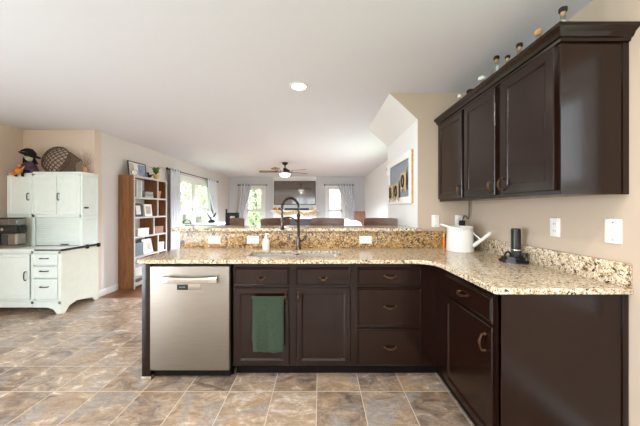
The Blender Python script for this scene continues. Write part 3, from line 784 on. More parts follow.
for (yc, zt, ch) in ((3.545, 1.60, 'B'), (3.30, 1.605, 'O'), (3.02, 1.70, 'O')):
    hw, hh = .095, .22
    pn = MB().prism([(yc-hw, zt), (yc+hw, zt), (yc+hw, zt-hh), (yc, zt-hh+.05), (yc-hw, zt-hh)], 'x', xb_-.003, xb_+.001).build('pennant', 'banner_tan', bn)
    mb = MB(); x_ = xb_-.006; r0, r1 = .012, .0
    ccz = zt-.095
    if ch == 'O':
        mb.tube([(x_, yc+.038*math.cos(2*PI*k/20), ccz+.062*math.sin(2*PI*k/20)) for k in range(20)], .011, 6, closed=True)
    else:   # B, seen from -X: left side is +Y
        mb.tube([(x_, yc+.035, ccz+.062), (x_, yc+.035, ccz-.062)], .011, 6)
        mb.tube(curve_pts([(x_, yc+.035, ccz+.06), (x_, yc-.018, ccz+.055), (x_, yc-.03, ccz+.03), (x_, yc-.015, ccz+.004), (x_, yc+.035, ccz)], 5), .010, 6)
        mb.tube(curve_pts([(x_, yc+.035, ccz), (x_, yc-.022, ccz-.006), (x_, yc-.036, ccz-.032), (x_, yc-.02, ccz-.058), (x_, yc+.035, ccz-.062)], 5), .010, 6)
    mb.build('letter', 'letter_dark', pn)
th = thing('thermostat', 'small white thermostat on the stair wall past the framed board', 'thermostat', (XW-.001, 3.84, 1.60), -PI/2)
bx(-.035, .035, -.022, 0, 1.60-1.60+.17, .30, bev=.004).build('housing', 'white_plastic', th, local=True)
bx(-.024, .024, -.0235, -.0215, .235, .285).build('display', 'grey_card', th, local=True)

# ------------------------------------------------------------------ bar stools
def make_stool(label):
    r = thing('bar_stool', label, 'bar stool', (0, 0, 0), group='bar stools behind the breakfast bar')
    W = .205
    mb = MB(); rows = []
    for i in range(13):
        s = -1+2*i/12; x = s*W; y = -.035*(1-s*s)*-1
        rows.append([mb.bm.verts.new((x, y+dy, z)) for dy, z in ((-.012, .80), (.008, 1.0), (.016, 1.186-.010*abs(s)**6), (.036, 1.186-.010*abs(s)**6), (.028, 1.0), (.008, .80))])
    for A, B in zip(rows, rows[1:]):
        for k in range(6): mb.bm.faces.new((A[k], A[(k+1) % 6], B[(k+1) % 6], B[k]))
    mb.bm.faces.new(rows[0]); mb.bm.faces.new(rows[-1])
    mb.build('backrest', 'stool_wood', r, local=True)
    mb = MB(); n = 24
    mb.prism([((.20*math.copysign(abs(math.cos(2*PI*k/n))**.6, math.cos(2*PI*k/n))), -.19+.19*math.copysign(abs(math.sin(2*PI*k/n))**.6, math.sin(2*PI*k/n))) for k in range(n)], 'z', .715, .76)
    mb.build('seat', 'leather_brown', r, local=True)
    for x in (-.165, .165):
        MB().tube([(x*1.12, .03, 0), (x, 0, .72), (x, .012, .85)], [.017, .019, .016], 8).build('leg', 'stool_wood', r, local=True)
        MB().tube([(x*1.12, -.40, 0), (x*.95, -.34, .72)], [.016, .019], 8).build('leg', 'stool_wood', r, local=True)
    MB().tube([(-.18, -.385, .25), (.18, -.385, .25)], .012, 8).tube([(-.18, .02, .3), (.18, .02, .3)], .012, 8).tube([(-.178, -.38, .3), (-.178, .02, .3)], .010, 8).tube([(.178, -.38, .3), (.178, .02, .3)], .010, 8).build('footrest', 'stool_wood', r, local=True)
    return r
st0 = make_stool('dark wooden bar stool at the left end of the breakfast bar')
st0.location = (wx(235, 3.3), 3.3, 0); st0.rotation_euler = (0, 0, R(-52))
dup(st0, (wx(277, 3.3), 3.30, 0), R(42), 'turned dark wooden bar stool behind the faucet')
dup(st0, (wx(327.5, 3.3), 3.3, 0), 0, 'dark wooden bar stool just right of the faucet')
dup(st0, (wx(381, 3.28), 3.28, 0), 0, 'dark wooden bar stool beside the stair wall')

# ------------------------------------------------------------------ painted hutch
HR = -3.19; HL = -4.20; HB = 3.915
h = thing('hutch_cabinet', 'white painted antique kitchen hutch with an enamel worktop and black pulls', 'hutch', ((HR+HL)/2, 3.7, 0))
HF = 3.365; WT = .775
# base carcass with scalloped skirts
def skirt(x0, x1, y): 
    pts = [(x0, 0), (x0+.05, 0), (x0+.09, .05), (x0+.16, .075), ((x0+x1)/2, .078), (x1-.16, .075), (x1-.09, .05), (x1-.05, 0), (x1, 0), (x1, .12), (x0, .12)]
    return pts
mb = MB().box(HL, HR-.018, HF+.02, HB, .11, WT).build('base_carcass', 'hutch_white', h)
MB().prism(skirt(HL, HR-.018, HF), 'y', HF, HF+.02).box(HL, HL+.03, HF, HF+.02, .12, WT).box(HR-.048, HR-.018, HF, HF+.02, .12, WT).box(HL, HR-.018, HF, HF+.02, WT-.03, WT).box(-3.575, -3.545, HF, HF+.02, .12, WT).box(HL, HR-.018, HF, HF+.02, .12, .15).build('base_front_frame', 'hutch_white', h)
sp_ = [(HF, 0), (HF+.04, 0), (HF+.10, .07), (HF+.2, .10), (HB-.10, .06), (HB-.05, 0), (HB, 0), (HB, WT), (HF, WT)]
MB().prism(sp_, 'x', HR-.018, HR).build('base_side_panel', 'hutch_cream', h)
def hfront(name, x0, x1, z0, z1, y=HF, style='door', mat='hutch_white', stile=.05):
    mb = MB(); mb.mx = Matrix.Translation((x0, y-.014, z0))
    if style == 'door': mb.panel_door(x1-x0, z1-z0, .0138, stile=stile, rec=.006, lip=.008)
    else: mb.panel_door(x1-x0, z1-z0, .0138, stile=.012, rec=-.001, lip=.006)
    return mb.build(name, mat, h, smooth=20)
def bow(parent, c, axis, L=.075):
    c = Vector(c); a = Vector(axis)
    pts = [c-a*L/2, c-a*L/2+Vector((0, -.022, 0)), c+Vector((0, -.028, 0)), c+a*L/2+Vector((0, -.022, 0)), c+a*L/2]
    return MB().tube(curve_pts(pts, 4), .006, 8).build('pull', 'matt_black', parent)
sX = lambda p: wx(p, HF)
d = hfront('cabinet_door', HL+.035, -3.585, .185, WT-.035); bow(d, (-3.62, HF-.014, .47), (0, 0, 1), .10)
for (z0, z1) in ((.60, WT-.035), (.445, .585), (.185, .43)):
    d = hfront('drawer', -3.54, HR-.05, z0, z1, style='slab'); bow(d, ((-3.54+HR-.05)/2, HF-.014, z0+(z1-z0)*.62), (1, 0, 0), .09)
wt = MB().box(HL-.01, HR+.012, HF-.03, HB, WT+.0005, WT+.025, bev=.004).build('worktop', 'hutch_top', h)
MB().box(HR+.0121, HR+.020, HF-.03, HB, WT, WT+.027).box(-3.50, HR+.0121, HF-.036, HF-.0301, WT+.008, WT+.024).box(HR-.0, HR+.03, 3.70, 3.73, WT-.02, WT+.035, bev=.004).box(HR-.0, HR+.035, HB-.03, HB, WT-.02, WT+.035, bev=.004).build('worktop_edging', 'matt_black', wt)
# upper section
UF = 3.65; z0u, z1u = 1.215, 1.765; WT2 = WT+.026
MB().box(HL, HL+.018, UF+.01, HB, WT2, z1u).box(HL, HR-.018, HB-.012, HB, WT2, z1u).box(HL, HR-.018, UF+.01, HB, z0u-.02, z0u).box(HL, HR-.018, UF+.01, HB, z1u-.02, z1u).box(-3.865, -3.84, UF+.01, HB, WT2, z1u).build('upper_carcass', 'hutch_white', h)
MB().box(HL, HL+.03, UF, UF+.01, z0u, z1u).box(-3.87, -3.83, UF, UF+.01, WT2, z1u).box(HR-.04, HR-.018, UF, UF+.01, WT2, z1u).box(HL, HR-.018, UF, UF+.01, z1u-.025, z1u).box(HL, HR-.018, UF, UF+.01, z0u-.03, z0u+.01).build('upper_front_frame', 'hutch_white', h)
for (a, b_, hs) in ((HL+.02, -3.86, 1), (-3.845, -3.525, 1), (-3.518, HR-.022, 1)):
    d = hfront('cabinet_door', a, b_, z0u+.005, z1u-.02, y=UF)
    if b_ != -3.525: bow(d, (b_-.03 if b_ < -3.6 else a+.03, UF-.014, 1.46), (0, 0, 1), .085)
# roll front between worktop and doors
mb = MB()
for k in range(14):
    zz = WT2+.005+k*.0283; mb.box(-3.83, HR-.04, UF+.02, UF+.028, zz, zz+.026, bev=.002)
mb.build('tambour_front', 'hutch_white', h)
MB().box(-3.49, -3.39, UF+.004, UF+.022, WT2+.012, WT2+.022, bev=.003).build('pull', 'matt_black', h)
d = MB().box(HL+.03, -3.87, UF+.015, UF+.024, WT2+.002, z0u-.02).build('cupboard_back', 'hutch_cream', h)
# side of the upper section: two framed panels
mb = MB(); mb.mx = Matrix.Translation((HR, UF, WT2)) @ Matrix.Rotation(PI/2, 4, 'Z')
mb.panel_door(HB-UF, z0u-WT2-.04, .018, stile=.03, rec=.006, lip=.006)
mb.mx = Matrix.Translation((HR, UF, z0u-.04)) @ Matrix.Rotation(PI/2, 4, 'Z'); mb.panel_door(HB-UF, z1u-z0u+.04, .018, stile=.03, rec=.006, lip=.006)
mb.build('upper_side_panel', 'hutch_white', h, smooth=20)
MB().box(HR, HR+.012, UF+.03, UF+.075, 1.30, 1.325, bev=.003).lathe([(0, 0), (.012, 0), (.012, .02), (0, .02)], (HR+.01, UF+.075, 1.302), 8).build('latch', 'bronze', h)
MB().box(-3.845, HR+.006, UF-.014, HB, z1u+.0005, z1u+.03, bev=.006).box(HL-.005, -3.846, UF-.004, HB, z1u+.0005, z1u+.012, bev=.004).build('cornice', 'hutch_white', h)
HT = z1u+.03
# coffee maker
cx0 = -4.205
cm = thing('coffee_maker', 'steel and black coffee maker on the hutch worktop', 'coffee maker', (-4.03, 3.505, WT2))
zb = WT+.0255
MB().box(-4.20, -3.855, 3.440, 3.585, zb, zb+.03, bev=.008).box(-4.06, -3.855, 3.455, 3.585, zb+.03, zb+.185, bev=.02, seg=4).build('steel_body', 'brushed_steel', cm)
MB().box(-4.20, -3.855, 3.450, 3.585, zb+.186, zb+.282, bev=.01).box(-4.20, -4.061, 3.525, 3.585, zb+.031, zb+.185).build('head', 'black_plastic', cm)
MB().box(-4.19, -3.86, 3.460, 3.580, zb+.283, zb+.368, bev=.01).build('water_tank', 'smoked_glass', cm)
MB().box(-4.19, -3.86, 3.460, 3.580, zb+.369, zb+.382, bev=.004).build('lid', 'black_plastic', cm)
MB().lathe([(0, 0), (.045, 0), (.055, .02), (.055, .07), (.04, .115), (.042, .135), (0, .135)], (-4.13, 3.470, zb+.032), 20).build('carafe', 'smoked_glass', cm)
MB().lathe([(0, 0), (.018, 0), (.018, .012), (0, .013)], (0, 0, 0), 14)
mb = MB(); mb.mx = Matrix.Translation((-4.02, 3.449, zb+.235)) @ Matrix.Rotation(PI/2, 4, 'X'); mb.lathe([(0, 0), (.018, 0), (.018, .012), (0, .013)], (0, 0, 0), 14); mb.build('dial', 'chrome', cm)
bx(-4.045, -3.965, 3.449, 3.455, zb+.045, zb+.165, bev=.002).build('pod_panel', 'dark_grey', cm)
MB().tube(curve_pts([(-3.856, 3.485, zb+.27), (-3.825, 3.475, zb+.25), (-3.82, 3.475, zb+.21), (-3.856, 3.485, zb+.185)], 4), .007, 8).build('handle', 'black_plastic', cm)
# witch doll
wzt = z1u+.0125
wd = thing('witch_doll', 'stuffed witch doll with a black hat and orange pumpkins sitting on the hutch', 'doll', (-4.0, 3.72, wzt))
wd_x, wd_y = -4.0, 3.72
MB().lathe([(0, 0), (.075, .0), (.085, .03), (.06, .10), (.035, .16), (.02, .175), (0, .176)], (wd_x+.02, wd_y+.03, wzt), 16).build('dress', 'witch_purple', wd)
hd = MB().ball((wd_x+.03, wd_y-.0, wzt+.225), .052, 1, 1, 1.1, 16).lathe([(.012, 0), (.009, .02), (0, .04)], (wd_x+.03, wd_y-.05, wzt+.215), 8).build('head', 'witch_green', wd)
MB().ball((wd_x+.012, wd_y-.047, wzt+.24), .007).ball((wd_x+.048, wd_y-.047, wzt+.24), .007).build('eyes', 'witch_black', hd)
mb = MB(); mb.mx = Matrix.Translation((wd_x+.03, wd_y, wzt+.250)) @ Matrix.Rotation(R(24), 4, 'Y'); mb.lathe([(0, 0), (.112, 0), (.116, .008), (.065, .018), (.055, .05), (.030, .075), (0, .085)], (0, 0, 0), 20)
mb.mx = None; mb.tube(curve_pts([(wd_x+.04, wd_y, wzt+.30), (wd_x-.01, wd_y, wzt+.325), (wd_x-.09, wd_y-.01, wzt+.31)], 5), [.045-.004*k for k in range(11)], 10)
mb.build('hat', 'witch_black', wd)
mb = MB()
for k in range(18):
    a = PI*k/17; xx = wd_x+.03+.055*math.cos(a); yy = wd_y+.02*math.sin(a)
    mb.tube([(xx, yy, wzt+.26), (xx+.02*math.cos(a), yy-.01, wzt+.20), (xx+.05*math.cos(a)+.01, yy+.0, wzt+.13)], [.009, .008, .003], 6)
mb.build('hair', 'witch_black', wd)
for s in (-1, 1):
    MB().tube([(wd_x+.02+s*.03, wd_y+.01, wzt+.15), (wd_x+.02+s*.08, wd_y-.02, wzt+.11), (wd_x+.02+s*.06, wd_y-.06, wzt+.07)], [.02, .018, .012], 8).build('arm', 'witch_purple', wd)
    MB().tube([(wd_x+.02+s*.035, wd_y-.01, wzt+.03), (wd_x+.0+s*.045, wd_y-.10, wzt+.022), (wd_x-.0+s*.045, wd_y-.105, wzt-.05)], [.022, .02, .014], 8).build('leg', 'witch_black', wd)
MB().ball((wd_x-.055, wd_y-.12, wzt-.01), .034, 1, 1, .8).ball((wd_x+.02, wd_y-.125, wzt+.02), .04, 1, 1, .85).ball((wd_x+.0, wd_y-.10, wzt+.09), .02).build('pumpkins', 'pumpkin_orange', wd)
tag(bx(-4.17, -4.09, 3.80, 3.84, z1u+.0125, z1u+.115, bev=.004).build('yellow_box', 'straw_yellow'), 'small pale yellow box behind the witch doll', 'box')
# wicker basket, round open lattice leaning against the wall with a woven tail
bk = thing('wicker_basket', 'round brown open-weave wicker basket leaning on top of the hutch', 'basket', (-3.65, 3.78, HT))
BC = Vector((-3.69, 3.80, HT+.188)); BR = .19
tilt = Matrix.Translation(BC) @ Matrix.Rotation(R(-76), 4, 'X')
def inside(poly, x, z):
    c = False; n_ = len(poly)
    for q in range(n_):
        (x1_, z1_), (x2_, z2_) = poly[q], poly[(q+1) % n_]
        if (z1_ > z) != (z2_ > z) and x < (x2_-x1_)*(z-z1_)/(z2_-z1_)+x1_: c = not c
    return c
def weave(mb, test, ext, gap, r_, fy_):
    for fam in (1, -1):
        k = -ext
        while k < ext:
            run = []
            for q in range(121):
                t = -ext+2*ext*q/120; x = (k+t)*.7071; zq = fam*(t-k)*.7071
                if test(x, zq): run.append((x, fy_(x, zq)+fam*.0025, zq))
                elif run:
                    if len(run) > 2: mb.tube(run[::3]+[run[-1]], r_, 5)
                    run = []
            k += gap
mb = MB(); mb.mx = Matrix.Translation(BC) @ Matrix.Rotation(R(-12), 4, 'X')
weave(mb, lambda x, zq: x*x+zq*zq < BR*BR, .2, .044, .0062, lambda x, zq: -.075*(1-(x*x+zq*zq)/BR**2))
mb.build('woven_body', 'wicker', bk)
mb = MB(); mb.mx = Matrix.Translation(BC) @ Matrix.Rotation(R(-12), 4, 'X'); mb.tube([(BR*math.cos(2*PI*k/40), 0, BR*math.sin(2*PI*k/40)) for k in range(40)], .010, 8, closed=True); mb.build('rim', 'wicker', bk)
TC = Vector((-3.42, 3.72, HT+.15))
tp = [(wx(a, 3.72)-TC.x, wz(b_, 3.72)-TC.z) for a, b_ in ((69.9, 152), (81.6, 160.5), (76.5, 162.5), (75.2, 166.4), (75.8, 172), (58.5, 172), (62, 166), (66, 160))]
mb = MB(); mb.mx = Matrix.Translation(TC)
weave(mb, lambda x, zq: inside(tp, x, zq), .26, .020, .0062, lambda x, zq: 0)
mb.tube([(x, 0, zq) for x, zq in tp], .007, 6, closed=True)
mb.build('woven_tail', 'wicker', bk)
# dried twigs in a small orange vase
tv = thing('twig_vase', 'small orange vase of thin dry twigs at the hutch corner', 'vase', (-3.315, 3.835, HT))
MB().lathe([(0, 0), (.022, 0), (.034, .03), (.03, .06), (.014, .085), (.016, .095), (0, .093)], (-3.315, 3.835, HT+.0005), 16).build('vase_body', 'terracotta', tv)
mb = MB()
for k in range(22):
    a = random.uniform(0, 2*PI); s = random.uniform(.05, .19); hh = random.uniform(.08, .27)
    mb.tube([(-3.315, 3.835, HT+.09), (-3.315+s*.5*math.cos(a), 3.835+s*.15*math.sin(a), HT+.09+hh*.5), (-3.315+s*math.cos(a), 3.835+s*.3*math.sin(a), HT+.09+hh)], [.0016, .0012, .0008], 4)
mb.build('twigs', 'dry_twig', tv)

# ------------------------------------------------------------------ bookcase and its contents
BX0, BX1, BY0, BY1, BT = XLL+.002, -2.988, 4.37, 5.31, 1.845
bc = thing('bookcase', 'tall brown bookcase with pale shelf edges against the living room wall', 'bookcase', ((BX0+BX1)/2, (BY0+BY1)/2, 0))
MB().box(BX0, BX1-.004, BY0, BY0+.025, 0, BT).build('side_panel', 'walnut', bc); MB().box(BX0, BX1-.004, BY1-.025, BY1, 0, BT).build('side_panel', 'walnut', bc)
MB().box(BX0, BX0+.008, BY0+.025, BY1-.025, .08, BT-.02).build('back_panel', 'grey_edge', bc)
SZ = [.185, .515, .84, 1.165, 1.49]
for z in SZ: MB().box(BX0+.008, BX1-.012, BY0+.025, BY1-.025, z-.022, z).build('shelf', 'grey_edge', bc)
MB().box(BX0, BX1-.004, BY0+.025, BY1-.025, BT-.025, BT).build('top_board', 'walnut', bc)
dv = [(SZ[4], BT-.025, 5.02), (SZ[3], SZ[4]-.022, 5.02), (SZ[2], SZ[3]-.022, 4.90), (SZ[1], SZ[2]-.022, 5.03), (SZ[0], SZ[1]-.022, 5.03)]
for z0, z1, y in dv: MB().box(BX0+.008, BX1-.012, y-.011, y+.011, z0, z1).build('divider', 'walnut', bc)
mb = MB().box(BX1-.0118, BX1, BY0-.0, BY0+.028, 0, BT).box(BX1-.0118, BX1, BY1-.028, BY1, 0, BT).box(BX1-.0118, BX1, BY0+.028, BY1-.028, BT-.035, BT).box(BX1-.0118, BX1, BY0+.028, BY1-.028, .04, .10)
for z in SZ: mb.box(BX1-.0118, BX1, BY0+.028, BY1-.028, z-.026, z+.002)
for z0, z1, y in dv: mb.box(BX1-.0118, BX1, y-.013, y+.013, z0, z1)
mb.build('front_edging', 'grey_edge', bc)
XI = BX1-.03     # front line for things on the shelves
def book(y0, th, hgt, z, mat, label, dep=.16, name='book'):
    r = thing(name, label, 'book', (XI-dep/2, y0+th/2, z), group='books standing on the top shelf')
    MB().box(XI-dep, XI, y0, y0+.003, z, z+hgt).box(XI-dep, XI, y0+th-.003, y0+th, z, z+hgt).box(XI-.003, XI, y0, y0+th, z, z+hgt).build('cover', mat, r)
    MB().box(XI-dep+.004, XI-.0035, y0+.0035, y0+th-.0035, z+.003, z+hgt-.004).build('pages', 'paper', r)
z = SZ[4]+.001
book(4.400, .040, .25, z, 'book_orange', 'orange upright book at the near end of the upper shelf')
book(4.443, .026, .24, z, 'book_brown', 'thin brown upright book beside the orange one')
book(4.474, .045, .285, z, 'book_white', 'tall white upright book between brown and teal books')
book(4.523, .05, .29, z, 'book_teal', 'tall pale teal upright book on the upper shelf')
book(4.578, .04, .28, z, 'paper', 'tall pale cream upright book right of the teal one')
def carton(name, label, cat, y0, y1, hgt, z, mat, x0=-3.18, x1=None, lid=None, group=None):
    x1 = x1 or XI
    r = thing(name, label, cat, ((x0+x1)/2, (y0+y1)/2, z), group=group)
    MB().box(x0, x1, y0, y1, z, z+hgt*(.72 if lid else 1), bev=.004).build('box_body', mat, r)
    if lid: MB().box(x0-.003, x1+.003, y0-.003, y1+.003, z+hgt*.72, z+hgt, bev=.004).build('lid', lid, r)
    return r
carton('storage_box', 'grey flat box under another on the upper shelf', 'box', 4.70, 4.93, .055, z, 'grey_card', lid='pot_grey')
carton('storage_box', 'grey flat box resting on top of another on the upper shelf', 'box', 4.71, 4.92, .05, z+.0595, 'grey_card', lid='pot_grey')
r = thing('plant_pot', 'orange terracotta pot in the small upper compartment', 'pot', (-3.08, 5.15, z))
MB().lathe([(0, 0), (.045, 0), (.058, .11), (.066, .112), (.066, .14), (.058, .14), (.05, .12), (0, .118)], (-3.08, 5.15, z), 20).build('pot_body', 'terracotta', r)
MB().lathe([(0, .118), (.052, .119), (.03, .135), (0, .14)], (-3.08, 5.15, z), 14).build('soil', 'bark', r)
z = SZ[3]+.001
def frame_x(name, label, y0, y1, hgt, z, fm, pm, x=-3.06, lean=.05, group=None, bw=.02, pieces=None):
    """picture frame facing +X, leaning back"""
    r = thing(name, label, 'picture frame', (x, (y0+y1)/2, z+.003), group=group, rot=(0, -lean*2, 0))
    w_ = y1-y0
    MB().box(-.008, .008, -w_/2, -w_/2+bw, 0, hgt).box(-.008, .008, w_/2-bw, w_/2, 0, hgt).box(-.008, .008, -w_/2+bw, w_/2-bw, 0, bw).box(-.008, .008, -w_/2+bw, w_/2-bw, hgt-bw, hgt).build('frame_moulding', fm, r, local=True)
    q = MB().box(-.006, .002, -w_/2+bw, w_/2-bw, bw, hgt-bw).build('picture', pm, r, local=True)
    for (a, b_, c, d, mm) in (pieces or []):
        MB().box(.002, .0035, -w_/2+a*w_, -w_/2+b_*w_, c*hgt, d*hgt).build('photo', mm, r, local=True)
    MB().box(-.035, -.030, -.02, .02, .014, hgt*.6).box(-.030, -.008, -.02, .02, hgt*.55, hgt*.6).build('stand_leg', fm, r, local=True)
    return r
frame_x('photo_frame', 'dark photo frame leaning on the middle shelf', 4.45, 4.645, .22, z, 'dark_frame', 'paper', x=-3.03, bw=.034)
carton('storage_box', 'brown box behind the photo frames on the middle shelf', 'box', 4.66, 4.715, .17, z, 'book_brown', x0=-3.2, x1=-3.1)
frame_x('photo_frame', 'white photo frame leaning on the middle shelf', 4.73, 4.94, .21, z, 'trim_white', 'photo_warm', x=-3.05, bw=.035)
r = thing('figurine', 'tiny white figurine in the small middle compartment', 'figurine', (-3.06, 5.10, z))
MB().lathe([(0, 0), (.02, 0), (.022, .01), (.012, .05), (.016, .065), (.010, .08), (0, .085)], (-3.06, 5.10, z), 14).build('figurine_body', 'white_enamel', r)
z = SZ[2]+.001
r = thing('vase', 'narrow dark vase at the near end of the third shelf', 'vase', (-3.08, 4.445, z))
MB().lathe([(0, 0), (.03, 0), (.038, .04), (.03, .10), (.014, .15), (.018, .18), (0, .178)], (-3.08, 4.445, z), 18).build('vase_body', 'dark_frame', r)
carton('storage_box', 'white box with a lid on the third shelf', 'box', 4.51, 4.80, .125, z, 'paper', lid='white_plastic', x0=-3.15)
carton('storage_box', 'rose-brown box in the right compartment of the third shelf', 'box', 4.99, 5.24, .13, z, 'rose_box', x0=-3.17, lid='rose_box')
carton('storage_box', 'slim cream box beside the rose-brown one', 'box', 4.94, 4.975, .12, z, 'paper', x0=-3.15)
z = SZ[1]+.001
r = thing('fabric_bin', 'grey fabric storage bin with loop handles on the fourth shelf', 'storage bin', (-3.1, 4.54, z))
MB().box(-3.19, XI+.004, 4.43, 4.65, z, z+.215, bev=.010).build('bin_body', 'bin_grey', r)
MB().tube(curve_pts([(XI-.03, 4.50, z+.20), (XI-.01, 4.52, z+.24), (XI-.01, 4.57, z+.27), (XI-.02, 4.62, z+.245), (XI-.03, 4.62, z+.20)], 5), .005, 6).build('loop_handle', 'dark_frame', r)
r = frame_x('canvas_print', 'white print with a tan figure leaning on the fourth shelf', 4.70, 4.97, .25, z, 'trim_white', 'paper', x=-3.05, lean=.09, bw=.012, pieces=[(.45, .8, .2, .75, 'photo_warm')])
r['category'] = 'print'
carton('storage_box', 'white box at the far end of the fourth shelf', 'box', 5.075, 5.26, .15, z, 'paper', lid='white_plastic', x0=-3.17)
z = SZ[0]+.001
carton('storage_box', 'white carton low in the bookcase beside the counter edge', 'box', 4.42, 4.66, .20, z, 'paper', lid='grey_card', x0=-3.17)
carton('storage_box', 'cream carton low in the bookcase, farther of two', 'box', 4.69, 4.93, .17, z, 'book_white', x0=-3.17)
z = BT+.001
frame_x('photo_frame', 'wide collage photo frame with a blue print on the bookcase top', 4.47, 4.92, .25, z, 'dark_frame', 'paper', x=-3.14, bw=.016, pieces=[(.08, .3, .12, .85, 'photo_warm'), (.33, .5, .12, .85, 'paper'), (.53, .95, .1, .88, 'photo_blue')])
r = thing('desk_clock', 'small round clock on the near bookcase top', 'clock', (-3.03, 4.44, z), rz=R(40))
mb = MB(); mb.mx = Matrix.Translation((0, 0, .045)) @ Matrix.Rotation(PI/2, 4, 'X'); mb.lathe([(0, -.015), (.042, -.015), (.045, -.01), (.045, .012), (.040, .016), (.038, .012), (0, .012)], (0, 0, 0), 24); mb.build('case', 'dark_frame', r, local=True)
mb = MB(); mb.mx = Matrix.Translation((0, -.0125, .045)) @ Matrix.Rotation(PI/2, 4, 'X'); mb.lathe([(0, 0), (.038, 0), (.038, .001), (0, .001)], (0, 0, 0), 24); mb.build('dial', 'paper', r, local=True)
MB().box(-.001, .001, -.0150, -.0138, .045, .070).box(-.001, .018, -.0150, -.0138, .044, .046).build('hands', 'letter_dark', r, local=True)
r = thing('bird_figurine', 'small black bird figurine in front of the blue photo print', 'figurine', (-3.03, 4.83, z))
MB().ball((-3.03, 4.83, z+.035), .035, .8, 1.5, .8).ball((-3.03, 4.79, z+.075), .02).build('bird_body', 'matt_black', r)
MB().tube([(-3.03, 4.87, z+.04), (-3.03, 4.93, z+.075)], [.02, .006], 6).build('tail', 'matt_black', r)
r = thing('potted_plant', 'small leafy green potted plant on the far bookcase top', 'plant', (-3.07, 5.10, z))
MB().lathe([(0, 0), (.038, 0), (.052, .085), (.055, .09), (.045, .09), (0, .08)], (-3.07, 5.10, z), 18).build('pot', 'straw_yellow', r)
mb = MB()
for k in range(46):
    a = random.uniform(0, 2*PI); s = random.uniform(.04, .15); hh = random.uniform(.02, .17)
    c0 = Vector((-3.07, 5.10, z+.085)); c2 = c0+Vector((s*.7*math.cos(a), s*math.sin(a), hh)); c1 = c0.lerp(c2, .5)+Vector((0, 0, .05))
    dr_ = (c2-c1).normalized(); sd_ = dr_.cross(Vector((0, 0, 1))).normalized()*.014
    q = [mb.bm.verts.new(p_) for p_ in (c0, c1-sd_, c2, c1+sd_)]; mb.bm.faces.new(q)
o = mb.build('foliage', 'leaf_green', r); sm = o.modifiers.new('th', 'SOLIDIFY'); sm.thickness = .002

# ------------------------------------------------------------------ curtains
def rod(name, label, a, b_, off):
    r = thing(name, label, 'curtain rod', a)
    a, b_ = Vector(a), Vector(b_); d = (b_-a).normalized()
    MB().tube([a, b_], .011, 8).build('pole', 'rod_dark', r)
    for q, s in ((a, -1), (b_, 1)): MB().ball(q+d*s*.02, .026).build('finial', 'rod_dark', r)
    off = Vector(off)
    for t_ in (.06, .94):
        q = a.lerp(b_, t_); MB().tube([q, q+off], .007, 6).build('bracket', 'rod_dark', r)
def curtain(label, top, bot, zt, zb, nrm, waves=5, amp=.035, tie=None, group='grey curtains'):
    """top/bot = ((x,y),(x,y)) end points at the top and at the bottom"""
    r = thing('curtain', label, 'curtain', ((top[0][0]+top[1][0])/2, (top[0][1]+top[1][1])/2, zb), group=group)
    mb = MB(); nx, nz = waves*8, 22; rows = []
    N = Vector((*nrm, 0))
    for j in range(nz+1):
        t = j/nz; s_ = t if tie is None else min(1, t/tie)
        s_ = s_*s_*(3-2*s_) if tie else s_
        row = []
        for i in range(nx+1):
            u = i/nx
            A = Vector((*top[0], 0)).lerp(Vector((*top[1], 0)), u); B = Vector((*bot[0], 0)).lerp(Vector((*bot[1], 0)), u)
            p = A.lerp(B, s_)+N*amp*math.sin(2*PI*waves*u+.4*math.sin(3*t)); p.z = zt+(zb-zt)*t
            row.append(mb.bm.verts.new(p))
        rows.append(row)
    for A, B in zip(rows, rows[1:]):
        for i in range(nx): mb.bm.faces.new((A[i], A[i+1], B[i+1], B[i]))
    o = mb.build('fabric', 'curtain_grey', r, smooth=80); sm = o.modifiers.new('th', 'SOLIDIFY'); sm.thickness = .004
    mb = MB()
    for k in range(waves*2):
        u = (k+.5)/(waves*2)
        p = Vector((*top[0], zt-.03)).lerp(Vector((*top[1], zt-.03)), u)
        d = (Vector((*top[1], 0))-Vector((*top[0], 0))).normalized()
        ring = []
        for q in range(10):
            a = 2*PI*q/10; ring.append(p+N*.022*math.cos(a)+Vector((0, 0, .022*math.sin(a))))
        mb.tube(ring, .005, 5, closed=True)
    mb.build('grommets', 'rod_dark', r)
rx = XLL+.10
rod('curtain_rod', 'dark curtain rod above the window on the left living room wall', (rx, 5.62, 2.13), (rx, 8.35, 2.13), (-.098, 0, 0))
curtain('straight grey curtain beside the bookcase', ((rx, 5.70), (rx, 6.12)), ((rx, 5.70), (rx, 6.14)), 2.16, .03, (1, 0), 4)
curtain('tied grey curtain at the far side of the left wall window', ((rx, 7.60), (rx, 8.28)), ((rx, 8.12), (rx, 8.38)), 2.16, .03, (1, 0), 4, tie=.6)
ry = YF-.10
rod('curtain_rod', 'dark curtain rod above the far window left of the television', (wx(239, ry), ry, 2.14), (wx(266, ry), ry, 2.14), (0, .098, 0))
rod('curtain_rod', 'dark curtain rod above the far window right of the television', (wx(325, ry), ry, 2.14), (wx(352.5, ry), ry, 2.14), (0, .098, 0))
curtain('tied grey curtain left of the far window beside the television', ((wx(239.5, ry), ry), (wx(251, ry), ry)), ((wx(237, ry), ry), (wx(243, ry), ry)), 2.17, .03, (0, 1), 4, tie=.65)
curtain('tied grey curtain sweeping right of the far right window', ((wx(338, ry), ry), (wx(352, ry), ry)), ((wx(351, ry), ry), (wx(357, ry), ry)), 2.17, .03, (0, 1), 5, tie=.62)

